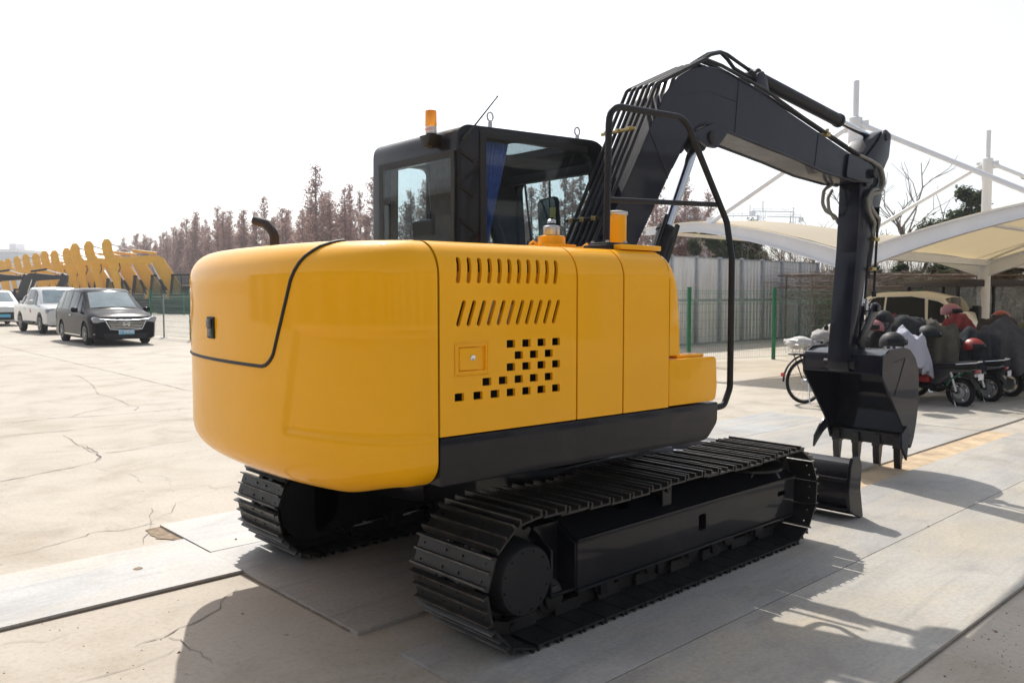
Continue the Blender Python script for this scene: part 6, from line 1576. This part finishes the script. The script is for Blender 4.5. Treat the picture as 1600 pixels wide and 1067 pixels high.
put(broad('bare_tree', 33, 7.0, 2.6, 0, None, M['twig'], 'bare winter tree right of the excavator arm', bare=True), 33, 15.1)
put(broad('bare_tree', 35, 5.2, 2.6, 0, None, M['twig'], 'bare shrubby tree behind the right half of the hoarding', bare=True), 37, 12.4)
put(broad('bare_tree', 36, 4.6, 2.4, 0, None, M['twig'], 'low bare tree behind the right end of the hoarding', bare=True, base_h=.12), 35.5, 14.0)
put(broad('evergreen_tree', 41, 5.9, 1.5, 24000, M['leafdark'], M['bark'], 'dark evergreen rising above the canopy roof', base_h=.2, leaf_s=.08), 32, 16.4)
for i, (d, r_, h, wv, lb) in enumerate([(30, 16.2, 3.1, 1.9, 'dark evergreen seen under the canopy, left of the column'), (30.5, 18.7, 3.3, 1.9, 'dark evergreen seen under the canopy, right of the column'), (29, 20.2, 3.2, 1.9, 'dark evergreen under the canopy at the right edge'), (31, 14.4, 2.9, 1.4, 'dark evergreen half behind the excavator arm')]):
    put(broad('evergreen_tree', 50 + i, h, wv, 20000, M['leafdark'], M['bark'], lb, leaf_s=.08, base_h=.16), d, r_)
# thickets: shrubs one cannot count
def thicket(name, pts, H, n, mt, seed, lmt=None, nl=0):
    rg = random.Random(seed); g = G()
    for _ in range(n):
        k = rg.random() * (len(pts) - 1); i = int(k); a, b = pts[i], pts[i + 1]; u = k - i; p = Vector(W(a[0] + (b[0] - a[0]) * u + rg.gauss(0, .7), a[1] + (b[1] - a[1]) * u + rg.gauss(0, .4)))
        h = H * rg.uniform(.4, 1.05); e = p + Vector((rg.gauss(0, .45), rg.gauss(0, .45), h)); m_ = p.lerp(e, .5) + Vector((rg.gauss(0, .12), rg.gauss(0, .12), 0))
        g.tube([p, m_, e], [.012, .009, .003], 3, caps=False)
        for q in range(4):
            s = m_.lerp(e, rg.uniform(-.6, .9)); g.tube([s, s + Vector((rg.gauss(0, .28), rg.gauss(0, .28), rg.uniform(.05, .5)))], [.006, .002], 3, caps=False)
    o = g.build(name, mt, None, merge=False); tag(o, kind='stuff')
    if nl:
        vs, fs = [], []
        for _ in range(nl):
            k = rg.random() * (len(pts) - 1); i = int(k); a, b = pts[i], pts[i + 1]; u = k - i; c = Vector(W(a[0] + (b[0] - a[0]) * u + rg.gauss(0, .6), a[1] + (b[1] - a[1]) * u + rg.gauss(0, .4), abs(rg.gauss(0, .45)) * H * .9))
            s = rg.uniform(.03, .08); dx = Vector((rg.uniform(-1, 1), rg.uniform(-1, 1), rg.uniform(-.5, .5))) * s; dy = Vector((rg.uniform(-1, 1), rg.uniform(-1, 1), rg.uniform(-1, 1))) * s * .7
            o_ = len(vs); vs += [c - dx, c + dy, c + dx, c - dy]; fs.append((o_, o_ + 1, o_ + 2, o_ + 3))
        gg = G(); gg.add(vs, fs); o2 = gg.build(name + '_leaves', lmt, None, merge=False, flat=True); tag(o2, kind='stuff')
thicket('brushwood', [(31.5, 9.5), (32.5, 13), (33.5, 17), (34, 23)], 3.3, 1500, M['twig'], 3)
thicket('brushwood', [(40, 4), (41, 9), (42, 15), (44, 26)], 4.2, 1400, M['twig'], 4)
thicket('undergrowth', [(27.5, 10.5), (28, 13), (29, 17), (30, 23)], 1.9, 900, M['twig'], 5, M['leafdark'], 9000)
thicket('hedge', [(72, -34), (78, -27), (84, -20)], 1.3, 500, M['twig'], 6, M['leafdark'], 6000)
thicket('verge_scrub', [(166, -80), (121, -47), (81, -18), (76, 2), (79, 16), (82, 24)], 3.6, 2500, M['twig'], 7, M['needle'], 16000)
# dead vine pergola
pg = empty('vine_pergola', W(26.4, 9.4), math.atan2(*reversed([W(28.6, 21.5)[i] - W(26.4, 9.4)[i] for i in (0, 1)]))); tag(pg, 'low pergola of grey poles overgrown with dead vines, behind the parked cars', 'pergola')
for k in range(7):
    for y in (0, 1.6):
        g = G(); g.cyl((k * 2.0, y, 0), (k * 2.0, y, 2.15), .035, n=8); g.build('pergola_post', M['twig'], pg)
g = G()
for y in (0, .8, 1.6):
    for z in (1.75, 2.12): g.cyl((-.3, y, z), (12.6, y, z + .03), .028, n=8)
for k in range(13): g.cyl((k, -.2, 2.15), (k, 1.8, 2.16), .02, n=6)
g.build('pergola_rail', M['twig'], pg)
rg = random.Random(9); g = G()
for _ in range(2300):
    p = Vector((rg.uniform(-.3, 12.6), rg.uniform(-.25, 1.85), rg.uniform(1.5, 2.3) - abs(rg.gauss(0, .18)))); g.tube([p, p + Vector((rg.gauss(0, .3), rg.gauss(0, .15), rg.gauss(0, .07))), p + Vector((rg.gauss(0, .6), rg.gauss(0, .2), rg.gauss(0, .15)))], [.007, .006, .003], 3, caps=False)
vn = g.build('dead_vines', M['twig'], pg, merge=False); vn['kind'] = 'stuff'

# ================================================================== FAR BUILDINGS AND CRANES
def mat_facade(name, c0, c1, s):
    m, nt_, b = new_mat(name); tc = nt_.nodes.new('ShaderNodeTexCoord'); br = nt_.nodes.new('ShaderNodeTexBrick'); br.offset = 0; br.inputs['Scale'].default_value = 1; br.inputs['Brick Width'].default_value = s; br.inputs['Row Height'].default_value = s * .8; br.inputs['Mortar Size'].default_value = .18
    br.inputs['Color1'].default_value = (*c0, 1); br.inputs['Color2'].default_value = (*[c * 1.12 for c in c0], 1); br.inputs['Mortar'].default_value = (*c1, 1)
    cb = nt_.nodes.new('ShaderNodeCombineXYZ'); sp = nt_.nodes.new('ShaderNodeSeparateXYZ'); nt_.links.new(tc.outputs['Object'], sp.inputs[0]); ad = nt_.nodes.new('ShaderNodeMath'); nt_.links.new(sp.outputs['X'], ad.inputs[0]); nt_.links.new(sp.outputs['Y'], ad.inputs[1])
    nt_.links.new(ad.outputs[0], cb.inputs[0]); nt_.links.new(sp.outputs['Z'], cb.inputs[1]); nt_.links.new(cb.outputs[0], br.inputs['Vector']); nt_.links.new(br.outputs['Color'], b.inputs['Base Color']); b.inputs['Roughness'].default_value = .4; return m
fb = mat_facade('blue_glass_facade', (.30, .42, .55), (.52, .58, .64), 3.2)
def building(name, d, r_, w_, dp, h, label, mt, levels=None):
    o = empty(name, W(d, r_), heading(0, 1)); tag(o, label, 'building')
    g = G(); g.box(-w_ / 2, w_ / 2, -dp / 2, dp / 2, 0, h); g.build('wall', mt, o)
    g = G(); g.box(-w_ / 2 - .3, w_ / 2 + .3, -dp / 2 - .3, dp / 2 + .3, h, h + 1.0); g.box(-w_ * .2, w_ * .1, -dp * .2, dp * .2, h + 1, h + 3.2); g.build('roof', M['white_paint'], o)
    return o
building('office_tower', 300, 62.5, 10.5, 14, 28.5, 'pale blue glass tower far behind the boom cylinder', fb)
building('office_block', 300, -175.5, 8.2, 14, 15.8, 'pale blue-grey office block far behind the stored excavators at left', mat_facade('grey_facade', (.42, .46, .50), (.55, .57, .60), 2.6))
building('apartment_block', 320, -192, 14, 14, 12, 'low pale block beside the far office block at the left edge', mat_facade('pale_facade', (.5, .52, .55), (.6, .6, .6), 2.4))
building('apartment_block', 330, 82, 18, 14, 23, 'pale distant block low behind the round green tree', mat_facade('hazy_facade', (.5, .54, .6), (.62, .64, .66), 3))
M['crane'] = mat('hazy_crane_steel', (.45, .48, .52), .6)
def crane(d, r_, h, jib, rz, label):
    o = empty('tower_crane', W(d, r_), rz); tag(o, label, 'crane', 'tower cranes on the horizon')
    g = G(); w_ = .9
    for sx in (-1, 1):
        for sy in (-1, 1): g.bar((sx * w_, sy * w_, 0), (sx * w_, sy * w_, h), .25, .25)
    z = 0
    while z < h - 2:
        for a, b in (((-w_, -w_), (w_, -w_)), ((w_, -w_), (w_, w_)), ((w_, w_), (-w_, w_)), ((-w_, w_), (-w_, -w_))): g.bar((a[0], a[1], z), (b[0], b[1], z + 2), .14, .14)
        z += 2
    g.build('mast', M['crane'], o, merge=False)
    g = G(); g.bar((-jib * .35, 0, h), (jib, 0, h), 1.1, .5); g.bar((-jib * .35, 0, h + 1.2), (jib * .85, 0, h + 1.2), .25, .25)
    for k in range(14): x = -jib * .3 + k * jib * .09; g.bar((x, 0, h), (x + jib * .045, 0, h + 1.2), .12, .12)
    g.bar((0, 0, h), (0, 0, h + 5), .5, .5); g.bar((0, 0, h + 5), (jib * .7, 0, h + 1.2), .12, .12); g.bar((0, 0, h + 5), (-jib * .33, 0, h), .12, .12); g.build('jib', M['crane'], o, merge=False)
    g = G(); g.box(-jib * .36, -jib * .26, -1, 1, h - 2.2, h); g.build('counterweight_block', M['crane'], o)
crane(420, 124.5, 42, 17, heading(.2, 1), 'pale tower crane above the middle of the hoarding')
crane(430, 143, 40, 15, heading(-.3, -1), 'pale tower crane just left of the bare tree')
crane(400, 112.5, 38, 12, heading(.2, -1), 'faint tower crane nearest the round green tree')
for d, r_, h in ((300, 78.5, 30), (300, 81.6, 33)):
    g = G(); g.tube([(0, 0, 0), (0, 0, h * .8), (0, 0, h)], [.22, .12, .05], 6); o = g.build('mast_pole', M['crane']); o.location = W(d, r_); tag(o, 'thin distant mast above the white canopy beam, ' + ('left' if r_ < 80 else 'right') + ' one of two', 'mast')

# ================================================================== OUT OF VIEW: halls added to darken paint reflections and hold back sky light
wk = empty('reflection_hall', (10.0, -17.5, 0)); tag(wk, 'long grey-clad hall out of view beside the yard, added for paint reflections and to block sky light', 'building')
M['clad'] = mat('added_hall_cladding', (.26, .265, .27), .7, vary=.15, vscale=.4)  # grey of the added halls, lightened to bounce light onto the yellow
g = G(); g.box(-34, 30, -7, 0, 0, 7.2); g.build('wall', M['clad'], wk)
g = G(); g.prism([(-7.4, 7.2), (.5, 7.2), (.5, 7.5), (-3.5, 9.0), (-7.4, 7.5)], 'x', -34.5, 30.5); g.build('roof', M['galv'], wk)
for k in range(8):
    g = G(); g.box(-32 + k * 7.8, -27.8 + k * 7.8, -.05, .03, 0, 4.4); g.build('roller_door', mat('roller_door_blue', (.06, .09, .14), .5) if k == 0 else bpy.data.materials['roller_door_blue'], wk)
    g = G(); g.box(-31.5 + k * 7.8, -28.3 + k * 7.8, -.05, .04, 5.0, 6.2); g.build('window', M['carglass'], wk)
w2 = copy_tree(wk); w2.location = (-20, 14, 0); w2.rotation_euler.z = -PI / 2; w2['label'] = 'second grey hall out of view behind the camera, added for paint reflections and to block sky light'
# ------------------------------------------------------------------ thin haze in the air
g = G(); g.box(-120, 420, -140, 420, -1.0, 75.0)
hm = bpy.data.materials.new('haze_air'); hm.use_nodes = True; hn_ = hm.node_tree
for n_ in list(hn_.nodes): hn_.nodes.remove(n_)
ho_ = hn_.nodes.new('ShaderNodeOutputMaterial'); hv_ = hn_.nodes.new('ShaderNodeVolumePrincipled')
hv_.inputs['Color'].default_value = (.93, .95, 1.0, 1); hv_.inputs['Density'].default_value = 0.0008; hv_.inputs['Anisotropy'].default_value = 0.45
hn_.links.new(hv_.outputs[0], ho_.inputs['Volume'])
hz_ = g.build('haze', hm, None, merge=False, flat=True); hz_['kind'] = 'stuff'
